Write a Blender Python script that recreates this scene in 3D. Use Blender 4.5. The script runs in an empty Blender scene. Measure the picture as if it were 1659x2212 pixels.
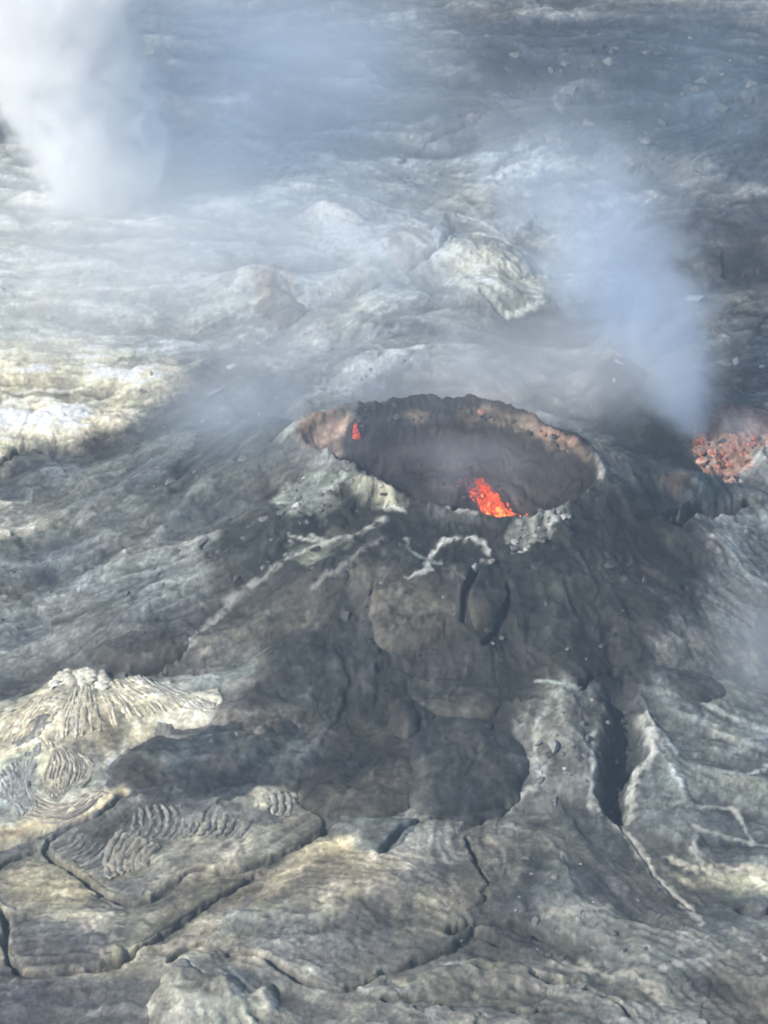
import bpy, math, random
import numpy as np
from mathutils import Vector, Matrix
R = math.radians
rng = np.random.default_rng(11)
random.seed(11)
scene = bpy.context.scene
col = scene.collection

# ------------------------------------------------------------------ camera
CAM_Z, PITCH, VFOV = 165.0, 30.0, 24.0
cam = bpy.data.cameras.new('camera')
cam.sensor_fit = 'VERTICAL'; cam.sensor_height = 24.0
cam.lens = 12.0 / math.tan(R(VFOV / 2))
cam.clip_start = 1.0; cam.clip_end = 9000.0
camo = bpy.data.objects.new('camera', cam); col.objects.link(camo)
camo.location = (0, 0, CAM_Z); camo.rotation_euler = (R(90 - PITCH), 0, 0)
scene.camera = camo

# ------------------------------------------------------------------ light
SUN_EL, SUN_AZ = 40.0, -124.0            # azimuth from +Y towards +X (negative: left, beyond the crater)
world = bpy.data.worlds.new('World'); scene.world = world; world.use_nodes = True
wn = world.node_tree.nodes; bg = wn['Background']
sky = wn.new('ShaderNodeTexSky'); sky.sky_type = 'NISHITA'; sky.sun_disc = False
sky.sun_elevation = R(SUN_EL); sky.sun_rotation = R(SUN_AZ)
world.node_tree.links.new(sky.outputs[0], bg.inputs[0]); bg.inputs[1].default_value = 0.105
sun = bpy.data.lights.new('sun', 'SUN'); sun.energy = 4.4; sun.angle = R(0.55); sun.color = (1, .95, .87)
suno = bpy.data.objects.new('sun', sun); col.objects.link(suno)
sd = Vector((math.sin(R(SUN_AZ)) * math.cos(R(SUN_EL)), math.cos(R(SUN_AZ)) * math.cos(R(SUN_EL)), math.sin(R(SUN_EL))))
suno.rotation_euler = sd.to_track_quat('Z', 'Y').to_euler(); suno.location = sd * 400
vs = scene.view_settings
vs.view_transform = 'Standard'; vs.look = 'None'; vs.gamma = 1; vs.use_curve_mapping = False; vs.exposure = 0.28
scene.cycles.volume_bounces = 16
scene.cycles.volume_step_rate = 1.0
scene.cycles.filter_width = 1.9
scene.cycles.max_bounces = 24

# ------------------------------------------------------------------ projection helpers
F = 1106.0 / math.tan(R(VFOV / 2))
cp, sp_ = math.cos(R(PITCH)), math.sin(R(PITCH))
def rays(p):
    p = np.atleast_2d(np.asarray(p, float))
    a = (p[:, 0] - 829.5) / F; b = (1106.0 - p[:, 1]) / F
    return np.stack([a, cp + b * sp_, -sp_ + b * cp], 1)
def atz(p, z):                           # where the sight line through a photo point meets height z
    d = rays(p); t = (np.asarray(z, float) - CAM_Z) / d[:, 2]
    return d[:, :2] * t[:, None]

# ------------------------------------------------------------------ noise and distance helpers
_perm = rng.permutation(256); _perm = np.concatenate([_perm, _perm, _perm]).astype(np.int32)
_g = np.linspace(0, 2 * np.pi, 256, endpoint=False); _gx = np.cos(_g).astype(np.float32); _gy = np.sin(_g).astype(np.float32)
def perlin(x, y):
    x = np.asarray(x, np.float32); y = np.asarray(y, np.float32)
    xf = np.floor(x); yf = np.floor(y); xi = xf.astype(np.int32) & 255; yi = yf.astype(np.int32) & 255
    x = x - xf; y = y - yf
    u = x * x * x * (x * (x * 6 - 15) + 10); v = y * y * y * (y * (y * 6 - 15) + 10)
    def g(ix, iy, dx, dy):
        h = _perm[_perm[ix] + iy]; return _gx[h] * dx + _gy[h] * dy
    a = g(xi, yi, x, y); b = g(xi + 1, yi, x - 1, y); c = g(xi, yi + 1, x, y - 1); d = g(xi + 1, yi + 1, x - 1, y - 1)
    return ((a + u * (b - a)) * (1 - v) + (c + u * (d - c)) * v) * 1.5
def fbm(x, y, f, o=4, ridged=False, seed=0.0, gain=.5):
    s = 0; a = 1.0; n = 0
    for i in range(o):
        q = perlin(x * f + seed + 17.3 * i, y * f - seed + 9.1 * i)
        if ridged: q = 1 - 2 * np.abs(q)
        s = s + a * q; n += a; a *= gain; f *= 2.03
    return s / n
def worley(x, y, f, seed=0, sx=1.0, sy=1.0):
    x = x * f * sx; y = y * f * sy; xi = np.floor(x).astype(np.int32); yi = np.floor(y).astype(np.int32)
    f1 = np.full(x.shape, 9.0, np.float32); f2 = f1.copy(); cid = np.zeros(x.shape, np.int32); cx = f1.copy(); cy = f1.copy()
    for a in (-1, 0, 1):
        for b in (-1, 0, 1):
            h = _perm[_perm[(xi + a + seed) & 255] + ((yi + b) & 255)]; h2 = _perm[h + 91]
            px = (xi + a + h / 255. - x).astype(np.float32); py = (yi + b + h2 / 255. - y).astype(np.float32)
            d = px * px + py * py; m = d < f1
            f2 = np.where(m, f1, np.minimum(f2, d)); f1 = np.where(m, d, f1); cid = np.where(m, _perm[h2 + h], cid); cx = np.where(m, px, cx); cy = np.where(m, py, cy)
    return np.sqrt(f1), np.sqrt(f2), cid / 255., cx, cy
def sst(a, b, x):
    t = np.clip((x - a) / (b - a), 0, 1); return t * t * (3 - 2 * t)
def seg_d2(x, y, P, closed):
    n = len(P); best = np.full(x.shape, 1e18); m = n if closed else n - 1
    for i in range(m):
        ax, ay = P[i]; bx, by = P[(i + 1) % n]; ex, ey = bx - ax, by - ay
        l2 = ex * ex + ey * ey + 1e-12
        t = np.clip(((x - ax) * ex + (y - ay) * ey) / l2, 0, 1)
        best = np.minimum(best, (x - ax - t * ex) ** 2 + (y - ay - t * ey) ** 2)
    return np.sqrt(best)
def sdf(x, y, P):                        # negative inside
    x = np.asarray(x, float); y = np.asarray(y, float)
    d = seg_d2(x, y, P, True); ins = np.zeros(x.shape, bool); n = len(P)
    for i in range(n):
        ax, ay = P[i]; bx, by = P[(i + 1) % n]
        c = (ay > y) != (by > y)
        ins ^= c & (x < (bx - ax) * (y - ay) / ((by - ay) if by != ay else 1e-12) + ax)
    return np.where(ins, -d, d)
def near(x, y, P, m):
    lo = P.min(0) - m; hi = P.max(0) + m
    return np.nonzero((x > lo[0]) & (x < hi[0]) & (y > lo[1]) & (y < hi[1]))[0]
def smooth_closed(P, k=2):
    P = np.asarray(P, float)
    for _ in range(k):
        Q = np.roll(P, -1, 0); P = np.stack([.75 * P + .25 * Q, .25 * P + .75 * Q], 1).reshape(-1, P.shape[1])
    return P
def smooth_open(P, k=2):
    P = np.asarray(P, float)
    for _ in range(k):
        a, b = P[:-1], P[1:]
        P = np.concatenate([P[:1], np.stack([.75 * a + .25 * b, .25 * a + .75 * b], 1).reshape(-1, P.shape[1]), P[-1:]])
    return P
def c5(L): return [(x / 2, y / 2 + 1399) for x, y in L]
def c6(L): return [(x / 2 + 829.5, y / 2 + 1399) for x, y in L]
def c4(L): return [(x / 2 + 829.5, y / 2 + 677.7) for x, y in L]
def c3(L): return [(x / 2, y / 2 + 677.7) for x, y in L]
def c2(L): return [(x / 2 + 829.5, y / 2) for x, y in L]
def c1(L): return [(x / 2, y / 2) for x, y in L]

# ------------------------------------------------------------------ large landform
RIM = np.array([(640,955,13),(660,915,14),(755,885,15),(850,868,15.5),(960,862,15.5),(1060,870,15.5),(1150,903,15),(1230,945,14.5),
    (1285,985,14),(1303,1020,13.5),(1290,1065,13),(1230,1095,12.5),(1160,1120,12),(1100,1134,12),(1045,1120,12),(960,1102,12.5),
    (880,1085,13),(820,1055,13.5),(760,1020,13.5),(705,988,13)], float)
RXY = atz(RIM[:, :2], RIM[:, 2]); RC = RXY.mean(0)
_ang = np.arctan2(RXY[:, 1] - RC[1], RXY[:, 0] - RC[0]); _o = np.argsort(_ang)
_aa = np.concatenate([_ang[_o] - 2 * np.pi, _ang[_o], _ang[_o] + 2 * np.pi]); _zz = np.tile(RIM[_o, 2], 3)
RSM = smooth_closed(RXY, 2)
BUMPS = []                                # (x, y, rx, ry, rot, h) gentle mounds and hollows
def rim_d(x, y): return sdf(x, y, RSM)
def macro(x, y, full=False):
    x = np.asarray(x, float); y = np.asarray(y, float)
    z = 1.3 * perlin(x / 55 + 3.3, y / 70 + 1.7) + .7 * perlin(x / 21 + 8.1, y / 26 + 4.2)
    th = np.arctan2(y - RC[1], x - RC[0])
    d = rim_d(x, y); d = d + np.exp(-(d / 1.6) ** 2) * (.45 * perlin(x * .45 + 5, y * .45) + .16 * perlin(x * 1.1, y * 1.1 + 9)) + .8 * perlin(x * .16, y * .16 + 3) * np.exp(-(d / 5) ** 2)
    L = np.interp(th, np.array([-180, -130, -90, -40, 0, 45, 90, 135, 180]) * np.pi / 180, [40, 46, 47, 42, 34, 26, 22, 28, 40])
    L = L * (1 + .10 * np.sin(th * 5 + 1) + .06 * np.sin(th * 11))
    rz = np.interp(th, _aa, _zz)
    t = np.clip(d / L, 0, 1)
    zo = rz * (1 - t) ** 1.25
    zi = rz - 6.6 * sst(0, 10.0, -d) ** .8
    w = sst(-.6, .6, d)
    c = zo * w + zi * (1 - w)
    keep = 1 - (1 - t) ** .7
    z = np.where(d < L, c + z * keep, z)
    for (bx, by, rx, ry, a, h) in BUMPS:
        ca, sa = math.cos(a), math.sin(a)
        q = (((x - bx) * ca + (y - by) * sa) / rx) ** 2 + ((-(x - bx) * sa + (y - by) * ca) / ry) ** 2
        z = z + h * np.exp(-q * 1.4)
    if full: return z, d, L, th
    return z
_T = np.linspace(.55, 1.75, 900)
def at(p, up=0.0):                        # photo point -> place on the landform
    d = rays(p); out = []
    for k in range(len(d)):
        t0 = CAM_Z / -d[k, 2]
        ts = _T * t0
        X = d[k, 0] * ts; Y = d[k, 1] * ts; Z = CAM_Z + d[k, 2] * ts
        f = Z - macro(X, Y) - up
        i = np.nonzero(f < 0)[0]
        i = i[0] if len(i) else len(ts) - 1
        if i > 0:
            q = f[i - 1] / (f[i - 1] - f[i]); t = ts[i - 1] + q * (ts[i] - ts[i - 1])
        else: t = ts[0]
        out.append((d[k, 0] * t, d[k, 1] * t))
    return np.array(out)
def bump(px, py, rx, ry, h, rot=0):
    x, y = at([(px, py)])[0]; BUMPS.append((x, y, rx, ry, R(rot), h))
# swellings and hollows of the cone and the field, each put where it stands
for b in [(880,1300,8,9,2.2), (1030,1300,5,6,1.3), (760,1430,10,6,1.2), (1240,1280,9,8,1.4), (1200,1500,7,10,1.2), (1240,1640,5,9,1.6),
          (960,1470,8,5,-1.2), (1110,1440,5,7,-1.0), (700,1250,8,7,1.2), (560,1180,10,8,1.2), (1460,1330,8,7,1.2), (1500,1750,14,12,1.0),
          (300,1390,9,7,2.0), (180,1560,9,9,2.2), (60,860,14,12,2.2), (340,840,9,8,1.4), (120,1250,12,9,1.2),
          (590,640,8,7,3.0), (530,615,6,5,2.2), (640,700,9,6,1.6), (880,545,8,7,3.0), (1030,570,10,9,2.2), (1060,650,9,6,2.4), (735,470,9,7,2.6), (770,610,9,5,1.6),
          (1330,860,6,7,6.0), (1390,920,6,6,4.5), (1440,985,6,6,2.6), (1560,920,8,6,3.4), (1600,985,6,5,1.6), (1500,1085,9,4,-1.4), (1560,1100,8,4,-1.6),
          (1180,720,12,8,-1.5), (1330,600,10,8,-1.5), (1500,520,18,12,2.5), (1300,140,26,16,3.0), (1050,120,18,12,2.0), (1560,260,22,16,-2.5), (620,260,14,10,-2.5), (560,230,10,9,2.5),
          (960,260,16,10,2.5), (420,560,12,9,1.6), (780,800,10,5,2.2), (250,640,14,9,1.5), (960,830,10,5,1.0), (1180,1900,12,14,1.6), (800,1960,13,10,1.6), (430,2150,8,6,1.6), (1060,2120,12,7,-.8)]:
    bump(*b)

# ------------------------------------------------------------------ ground features, drawn as outlines on the land
PAT = []          # albedo patches: outline, colour, edge softness, edge raggedness, strength, noise frequency
def patch(px, c, soft=1.5, rag=2.0, k=1.0, f=.18): PAT.append((smooth_closed(at(px), 1), np.array(c), soft, rag, k, f))
CR = []           # cracks and a few shadow lines drawn as cracks: line, half width, depth
def crack(px, w=.45, dep=1.3): CR.append((at(smooth_open(px, 1)), w, dep))
CRUST_LIT = []        # pale mineral crust along cracks, also edges painted as sunlit: line, half width, colour
def crust(px, w=.35, c=(.30, .31, .29), k=1.0): CRUST_LIT.append((at(smooth_open(px, 1)), w * 1.12 + .03, np.array(c) * 1.3, k))

DK = (.019, .0195, .0185); DB = (.046, .041, .036); GY = (.10, .103, .105); LG = (.20, .205, .20); TN = (.25, .225, .18); TF = (.27, .243, .195); CM = (.66, .60, .47); PK = (.23, .20, .18)
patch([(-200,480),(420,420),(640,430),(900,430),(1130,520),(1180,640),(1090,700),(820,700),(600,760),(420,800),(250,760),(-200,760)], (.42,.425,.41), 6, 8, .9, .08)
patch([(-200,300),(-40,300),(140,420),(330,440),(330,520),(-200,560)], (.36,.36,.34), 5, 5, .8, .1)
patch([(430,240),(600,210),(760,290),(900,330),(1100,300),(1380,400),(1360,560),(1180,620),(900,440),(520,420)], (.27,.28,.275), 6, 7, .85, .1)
patch([(980,60),(1200,40),(1700,60),(1750,380),(1500,330),(1200,330),(1020,180)], (.036,.041,.050), 6, 8, .9, .1)
patch([(1400,480),(1700,420),(1750,690),(1500,600),(1400,560)], (.036,.033,.035), 4, 5, .9, .12)
patch([(1250,30),(1750,20),(1750,330),(1480,330),(1330,240)], (.032,.038,.048), 5, 7, .7, .12)
patch([(1590,360),(1700,320),(1700,420),(1560,400)], (.03,.034,.04), 2, 3, .9, .12)
patch([(1000,690),(1180,650),(1440,650),(1300,780),(1180,800),(1000,780)], (.06,.065,.07), 5, 4, .7, .1)
patch([(700,690),(900,690),(1050,720),(1000,830),(800,860),(600,900),(640,780)], (.18,.19,.195), 4, 4, .8, .15)
patch([(830,820),(980,810),(1100,830),(1080,862),(930,855),(830,858)], (.17,.155,.13), 1.5, 2, .8, .2)
patch([(0,735),(120,735),(250,765),(300,790),(380,800),(385,835),(300,860),(270,925),(180,950),(30,1000),(-150,1040),(-150,700)], CM, 3.0, 6.0, .95, .15)
patch([(-150,1110),(20,1098),(60,1086),(115,1095),(125,1120),(100,1150),(40,1165),(-150,1190)], (.70,.65,.54), 1.2, 2, 1, .25)
patch([(0,1090),(60,960),(160,1000),(270,1010),(330,1060),(300,1180),(160,1190),(0,1290)], (.11,.115,.115), 3, 4, .8, .15)
patch([(0,1170),(200,1150),(450,1240),(520,1300),(330,1340),(190,1400),(100,1450),(-150,1490),(-150,1200)], (.13,.137,.14), 4, 5, .9, .12)
patch([(300,960),(420,860),(560,800),(680,860),(640,960),(560,1020),(480,1150),(350,1180),(290,1080)], (.060,.068,.072), 4, 4, .85, .14)
patch([(480,1150),(600,1040),(760,1030),(900,1095),(1050,1130),(1230,1105),(1310,1040),(1400,1030),(1500,1080),(1540,1160),(1540,1260),(1480,1350),(1390,1420),(1380,1560),(1300,1480),(1200,1480),(1150,1560),
       (1150,1700),(1050,1770),(640,1760),(640,1600),(480,1560),(560,1460),(600,1380),(480,1360),(420,1280)], DK, 2.5, 4, .95, .16)
patch([(760,1190),(880,1190),(980,1330),(960,1430),(850,1420),(780,1350)], (.055,.050,.044), 2.5, 3, .8, .25)
patch([(470,1300),(620,1250),(720,1290),(680,1370),(560,1380),(420,1420),(380,1370)], (.085,.078,.066), 2, 3, .75, .25)
patch([(480,1560),(560,1530),(640,1560),(700,1600),(620,1620),(520,1620)], (.10,.092,.082), 2, 2, .8, .3)
patch([(1500,1120),(1700,1090),(1700,1290),(1600,1250),(1560,1180)], (.17,.18,.18), 2, 3, .9, .22)
patch([(1390,1480),(1700,1460),(1700,1980),(1450,1900),(1370,1760),(1400,1600)], (.115,.124,.122), 3, 3, .85, .18)
patch([(1410,1720),(1560,1700),(1640,1800),(1630,1860),(1500,1860),(1420,1800)], (.062,.066,.066), 2, 2.5, .8, .25)
patch([(1140,1480),(1290,1470),(1285,1760),(1390,1880),(1500,1980),(1500,2150),(1300,2060),(1180,2000),(1020,1990),(1050,1800),(1130,1740)], (.11,.112,.106), 3, 3, .8, .22)
patch([(1170,1840),(1330,1870),(1420,1970),(1320,2010),(1200,1960)], (.060,.060,.062), 3, 3, .7, .25)
patch([(880,1780),(1060,1780),(1130,1900),(1010,1990),(900,1960)], (.20,.182,.155), 2.5, 2.5, .8, .25)
patch([(1180,1960),(1330,1985),(1480,2130),(1560,2230),(1300,2180),(1180,2040)], (.15,.148,.13), 2, 3, .8, .3)
patch([(1450,1890),(1700,1875),(1700,1940),(1560,1925),(1470,1905)], (.36,.34,.26), .8, 1.2, .95, .4)
patch([(-100,1840),(700,1800),(900,1850),(1000,2020),(760,2150),(500,2080),(300,2120),(-100,2130)], TF, 3, 3, .9, .2)
patch([(-100,2080),(280,2090),(330,2260),(-100,2300)], (.075,.073,.076), 2, 3, .85, .25)
patch([(560,2080),(1200,2060),(1300,2250),(560,2300)], (.135,.126,.11), 3, 3, .8, .25)
patch([(700,1890),(830,1860),(960,1950),(900,1990),(760,1990),(690,1950)], (.15,.14,.12), 3, 3, .6, .3)
# crater
patch([(640,950),(665,912),(750,890),(765,920),(720,985),(660,985)], (.25,.165,.125), .8, 1.0, .9, .4)
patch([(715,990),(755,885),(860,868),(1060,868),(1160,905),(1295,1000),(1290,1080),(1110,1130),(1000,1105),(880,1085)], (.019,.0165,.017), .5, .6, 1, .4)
patch([(990,875),(1070,880),(1160,915),(1240,960),(1275,1000),(1240,985),(1150,945),(1060,915),(985,905)], (.10,.078,.064), .5, 1.0, .85, .5)
patch([(1160,915),(1220,940),(1255,965),(1230,975),(1170,945)], (.17,.11,.085), .4, .7, .9, .6)
patch([(865,888),(920,885),(925,915),(885,920)], (.10,.08,.062), .6, .8, .9, .6)
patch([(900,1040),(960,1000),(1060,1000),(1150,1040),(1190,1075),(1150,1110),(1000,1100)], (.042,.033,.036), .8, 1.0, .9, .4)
patch([(1285,960),(1300,985),(1308,1030),(1304,1065),(1292,1060),(1294,1010)], (.19,.17,.155), .3, .6, .8, .6)  # sunlit right rim, its brightness painted into the albedo
patch([(580,1080),(620,1030),(720,1020),(760,1080),(700,1120),(640,1130)], (.19,.20,.18), .8, 3, .8, .35)
patch([(755,1040),(830,1050),(870,1085),(880,1100),(830,1100),(770,1080)], (.26,.26,.22), .5, 1.5, .9, .45)
patch([(1080,1165),(1130,1125),(1200,1100),(1235,1110),(1180,1160),(1120,1195)], (.26,.26,.235), .5, 2.0, .9, .5)
patch([(600,1200),(700,1150),(770,1130),(740,1190),(660,1230)], (.15,.155,.135), .6, 2.5, .75, .4)
# right vent and its dark mound
patch([(1265,810),(1330,785),(1390,800),(1420,870),(1500,1010),(1600,1030),(1600,1090),(1480,1100),(1370,1010),(1300,940)], (.030,.036,.040), 1.2, 1.5, 1, .3)
patch([(1420,1040),(1480,1030),(1500,1060),(1450,1080)], (.075,.055,.045), .8, 1, .8, .4)
patch([(1495,905),(1560,880),(1700,850),(1700,960),(1640,980),(1610,1045),(1520,1020)], (.24,.14,.11), .8, 2.0, .8, .4)
patch([(1550,820),(1700,780),(1700,860),(1560,880)], (.20,.19,.175), 1.2, 2, .8, .35)
# far pale slabs
patch([(650,455),(700,432),(760,440),(830,470),(780,500),(690,480)], (.30,.28,.26), .5, .8, .9, .35)
patch([(840,500),(890,500),(940,530),(935,560),(880,570),(840,550)], (.26,.23,.215), .5, .8, .9, .35)
patch([(1000,620),(1080,640),(1100,690),(1180,650),(1150,570),(1060,500),(1000,490),(940,560)], (.36,.355,.31), 1, 2, .85, .3)
patch([(540,600),(590,575),(640,600),(650,660),(600,680),(560,650)], (.24,.18,.14), 1, 1.5, .8, .35)

crack(c5([(-40,985),(30,920),(110,890),(195,870)]), .4, 1.2)
crack(c5([(195,870),(215,900),(290,970),(420,1050),(540,1110),(620,1105),(740,1040),(850,960),(950,965),(1020,970),(1150,920),(1290,860),(1410,790)]), .55, 1.1)
crack(c5([(195,870),(215,832),(330,780),(430,745),(540,650)]), .4, 1.2)
crack(c5([(160,1415),(300,1400),(430,1390),(540,1345),(650,1270),(780,1180),(900,1100),(1000,1040),(1100,980)]), .42, 1.0)
crack(c5([(400,1385),(490,1370),(560,1330)]), 1.1, 1.6)
crack(c5([(0,1150),(30,1200),(20,1300),(60,1390),(160,1415)]), .5, 1.6)
crack(c5([(740,1350),(800,1310),(870,1285)]), .5, 1.2)
crack(c5([(1000,1330),(1130,1350),(1250,1430),(1400,1490),(1500,1490),(1600,1450),(1659,1410)]), .45, 1.3)
crack(c6([(0,1410),(100,1390),(200,1340),(290,1310),(370,1250),(400,1215),(530,1270)]), .6, 1.7)
crack(c6([(290,1220),(400,1190),(550,1190),(640,1200),(700,1240)]), .6, 1.6)
crack(c6([(-20,900),(40,850),(90,800),(180,750),(320,735),(450,722),(520,700)]), .5, 1.5)  # shadow line below the rounded lobe, drawn as a dark crack
crack(c6([(1010,755),(1100,880),(1200,1030),(1330,1140)]), .2, .5)
crack(c6([(640,1430),(760,1455),(850,1430)]), .55, 1.3)
crack(c6([(880,1480),(960,1510),(1060,1600)]), .4, 1.2)
crack(c6([(0,1540),(150,1530),(280,1560)]), .4, 1.2)
crack(c6([(560,1600),(680,1595),(770,1580)]), .6, 1.4)
crack(c6([(360,820),(400,940),(440,1000)]), .35, 1.0)
crack(c6([(1560,1125),(1640,1160),(1720,1110)]), .7, 1.6)
crack(c4([(350,1340),(345,1220),(390,1130),(430,1085)]), .55, 1.5)
crack(c4([(545,1170),(545,1270),(480,1370),(430,1440)]), .45, 1.2)
crack(c4([(1010,1060),(1080,1075),(1170,1130)]), .5, 1.4)
crack(c4([(1290,1190),(1400,1240),(1520,1310),(1590,1370)]), .35, 1.0)
crack(c4([(1240,900),(1380,880),(1480,850),(1570,820)]), .9, 2.2)
crack(c4([(1100,880),(1290,870),(1400,860)]), .5, 1.2)
crack(c6([(-30,90),(40,60),(160,120),(330,130)]), .5, 1.3)  # shadow line under a ledge, drawn as a dark crack
crack(c6([(860,170),(900,130),(980,95)]), .6, 1.6)
crack(c6([(600,250),(650,220),(700,215)]), .5, 1.2)
crack(c3([(-40,680),(40,640),(90,590),(180,600)]), .6, 1.5)
crack(c3([(-40,1000),(100,960),(250,925),(330,900)]), .6, 1.5)
crack(c3([(0,1215),(120,1210),(180,1205)]), .5, 1.2)
crack(c5([(0,205),(120,195),(180,180)]), .35, 1.0)
crack(c5([(560,130),(700,100),(860,120),(960,105)]), .5, 1.3)
crack(c1([(1000,770),(1080,805),(1170,800),(1270,830),(1350,850)]), .5, 1.4)
crack(c1([(1390,1275),(1500,1280),(1600,1260),(1650,1220)]), .4, 1.0)
crack(c1([(1350,450),(1430,440),(1500,455)]), .6, 1.5)
crack(c1([(1000,420),(1080,405)]), .7, 1.4)
crack(c1([(20,1260),(80,1280),(150,1300)]), .5, 1.2)
crack(c2([(1480,1210),(1560,1195),(1659,1175)]), .6, 1.6)
crack(c2([(100,370),(130,340),(200,355),(290,370)]), .5, 1.2)
crack(c2([(800,230),(860,240),(970,205)]), .7, 1.5)
crack(c2([(470,750),(530,700),(640,665),(700,630)]), .6, 1.3)
crack(c2([(150,660),(220,610),(330,560),(420,530)]), .5, 1.1)
crack(c2([(1070,750),(1120,700),(1160,740)]), .7, 1.3)
crack(c2([(1100,850),(1190,885)]), .6, 1.3)
crack(c2([(190,1120),(280,1050),(300,1010),(285,940)]), .7, 2.0)
crack(c2([(420,1255),(470,1290),(525,1375)]), .55, 1.5)
crack(c2([(640,970),(635,1010)]), .7, 1.3)

PL = (.36, .37, .34)
crust(c4([(110,1160),(200,1120),(190,1080),(200,1040),(280,980),(330,975),(400,985),(450,1000),(455,1050)]), .42, PL)
crust(c4([(380,1110),(420,1080)]), .35, PL)
crust(c4([(100,960),(110,1060),(250,1075)]), .25, (.16,.19,.16))
crust(c4([(0,840),(60,845),(95,860)]), .4, PL); crust(c4([(270,850),(380,880)]), .4, (.26,.26,.24))
crust(c3([(1650,900),(1550,960),(1400,1010),(1250,1060)]), .45, (.24,.25,.22))
crust(c3([(1200,1100),(1050,1200),(900,1340),(750,1470),(650,1500)]), .6, (.19,.19,.175), .8)
crust(c3([(1650,980),(1500,1080),(1350,1200)]), .4, (.17,.165,.15), .7)
crust(c3([(1350,960),(1400,1000),(1250,960)]), .3, (.26,.27,.24))
crust(c6([(1110,300),(1150,360),(1170,440),(1160,480),(1080,540),(1060,620),(1060,740)]), .55, (.30,.31,.28))  # lit right wall of the channel painted pale, with its mineral crust
crust(c6([(1140,290),(1180,380),(1165,470)]), .45, (.34,.34,.31))  # more of the same lit channel wall painted pale
crust(c6([(905,360),(900,450),(900,580),(900,690)]), .35, (.24,.25,.23))
crust(c6([(660,340),(660,420),(650,480),(640,520)]), .45, (.27,.27,.23)); crust(c6([(690,540),(665,630),(560,670),(530,710)]), .45, (.25,.25,.225))
crust(c6([(900,690),(1000,750),(1100,870),(1200,1020),(1320,1130),(1370,1190)]), .5, (.27,.265,.23))
crust(c6([(660,150),(740,165),(820,180)]), .25, (.28,.32,.28)); crust(c6([(700,280),(660,350)]), .3, (.22,.24,.21))
crust(c6([(1310,710),(1420,690),(1530,690),(1560,790),(1600,830)]), .25, (.23,.235,.21))
crust(c6([(1350,790),(1330,880),(1370,960),(1440,965)]), .35, (.25,.25,.22))
crust(c6([(1380,800),(1500,820),(1659,850)]), .25, (.22,.23,.21)); crust(c6([(1230,910),(1330,955),(1500,960),(1659,975)]), .5, (.34,.32,.25))
crust(c6([(1560,560),(1659,510)]), .3, (.3,.31,.29)); crust(c6([(1380,260),(1500,310),(1659,370)]), .4, (.22,.24,.23)); crust(c6([(1480,470),(1560,430),(1659,400)]), .5, (.22,.24,.23))
crust(c6([(1200,1400),(1350,1370),(1500,1340)]), .35, (.2,.2,.185)); crust(c6([(1270,1320),(1400,1270)]), .35, (.22,.22,.2))
crust(c6([(1500,1220),(1560,1280),(1640,1350)]), .4, (.27,.26,.22))
crust(c6([(720,1360),(900,1380),(1050,1410),(1150,1460),(1240,1560)]), .8, (.25,.24,.2), .9)
crust(c6([(690,1160),(800,1150),(970,1130)]), .6, (.24,.235,.2), .8)
crust(c6([(200,1050),(300,1020),(320,1090),(250,1180)]), .7, (.25,.245,.225), .8)
crust(c6([(220,770),(240,850),(270,920),(340,960)]), .5, (.19,.185,.165), .8)
crust(c2([(340,1240),(430,1260),(480,1300),(520,1370),(680,1310)]), .6, (.50,.50,.43))  # ledge in the sun, its brightness painted as a pale line
crust(c2([(330,940),(420,970),(520,1040),(610,1120)]), .5, (.42,.42,.38))
crust(c3([(80,340),(250,330),(400,320)]), .5, (.50,.48,.40)); crust(c3([(0,540),(170,530),(330,540)]), .6, (.50,.48,.41)); crust(c3([(610,300),(680,270),(760,260)]), .7, (.55,.46,.35))
crust(c5([(650,90),(750,30),(820,-10)]), .6, (.24,.25,.24))

PITPX = c6([(950,180),(1000,130),(1060,130),(1090,300),(1130,400),(1140,450),(1080,510),(1060,590),(1050,700),(1050,742),(1000,748),(940,690),(928,600),(936,500),(950,400),(970,300)])
PIT = smooth_closed(at(PITPX), 1)
PLT = len(PAT)
patch(c5([(1410,810),(1530,860),(1300,960),(1180,1100),(1090,1060),(1240,900)]), (.52,.45,.33), 1.2, 1.5, .9, .3)
patch(c5([(-40,1000),(200,905),(300,1000),(430,1085),(440,1130),(200,1130),(-40,1090)]), (.34,.30,.22), 1.5, 1.5, .85, .3)
patch(c5([(20,1170),(300,1190),(500,1250),(430,1372),(160,1402),(40,1370)]), (.085,.082,.086), 1.2, 1.6, .85, .3)
patch(c5([(1000,1180),(1300,1130),(1700,1180),(1700,1400),(1200,1420),(1000,1330)]), (.11,.106,.10), 2.0, 2.5, .8, .25)
patch(c5([(205,868),(330,790),(560,660),(640,760),(520,800),(440,960),(300,950)]), (.12,.118,.108), 1, 1.2, .85, .4)
patch(c5([(440,980),(470,850),(530,790),(660,860),(640,980),(500,1010)]), (.33,.285,.22), .8, 1.0, .85, .4)
patch(c5([(1070,650),(1290,615),(1290,690),(1100,740)]), (.34,.32,.265), .6, .8, .85, .4)
patch(c5([(-20,560),(130,450),(180,560),(200,700),(60,760),(-40,720)]), (.20,.215,.205), 1, 1.2, .85, .4)
patch(c5([(300,720),(520,610),(545,640),(400,735),(200,805),(0,865),(-80,850),(120,790)]), (.52,.42,.27), .8, 1.0, .85, .4)
patch(c5([(650,130),(830,120),(960,165),(820,200),(830,270),(700,230)]), (.22,.23,.22), .8, 1.0, .85, .4)
patch(c5([(240,440),(480,420),(460,570),(330,620),(250,560)]), (.25,.245,.215), 1, 1.2, .8, .4)
FLOWS = []  # fold fields: outline, guide line, wavelength, height
def folds(poly, guide, wl, h): FLOWS.append((at(poly), at(smooth_open(guide, 2)), wl, h))
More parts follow.
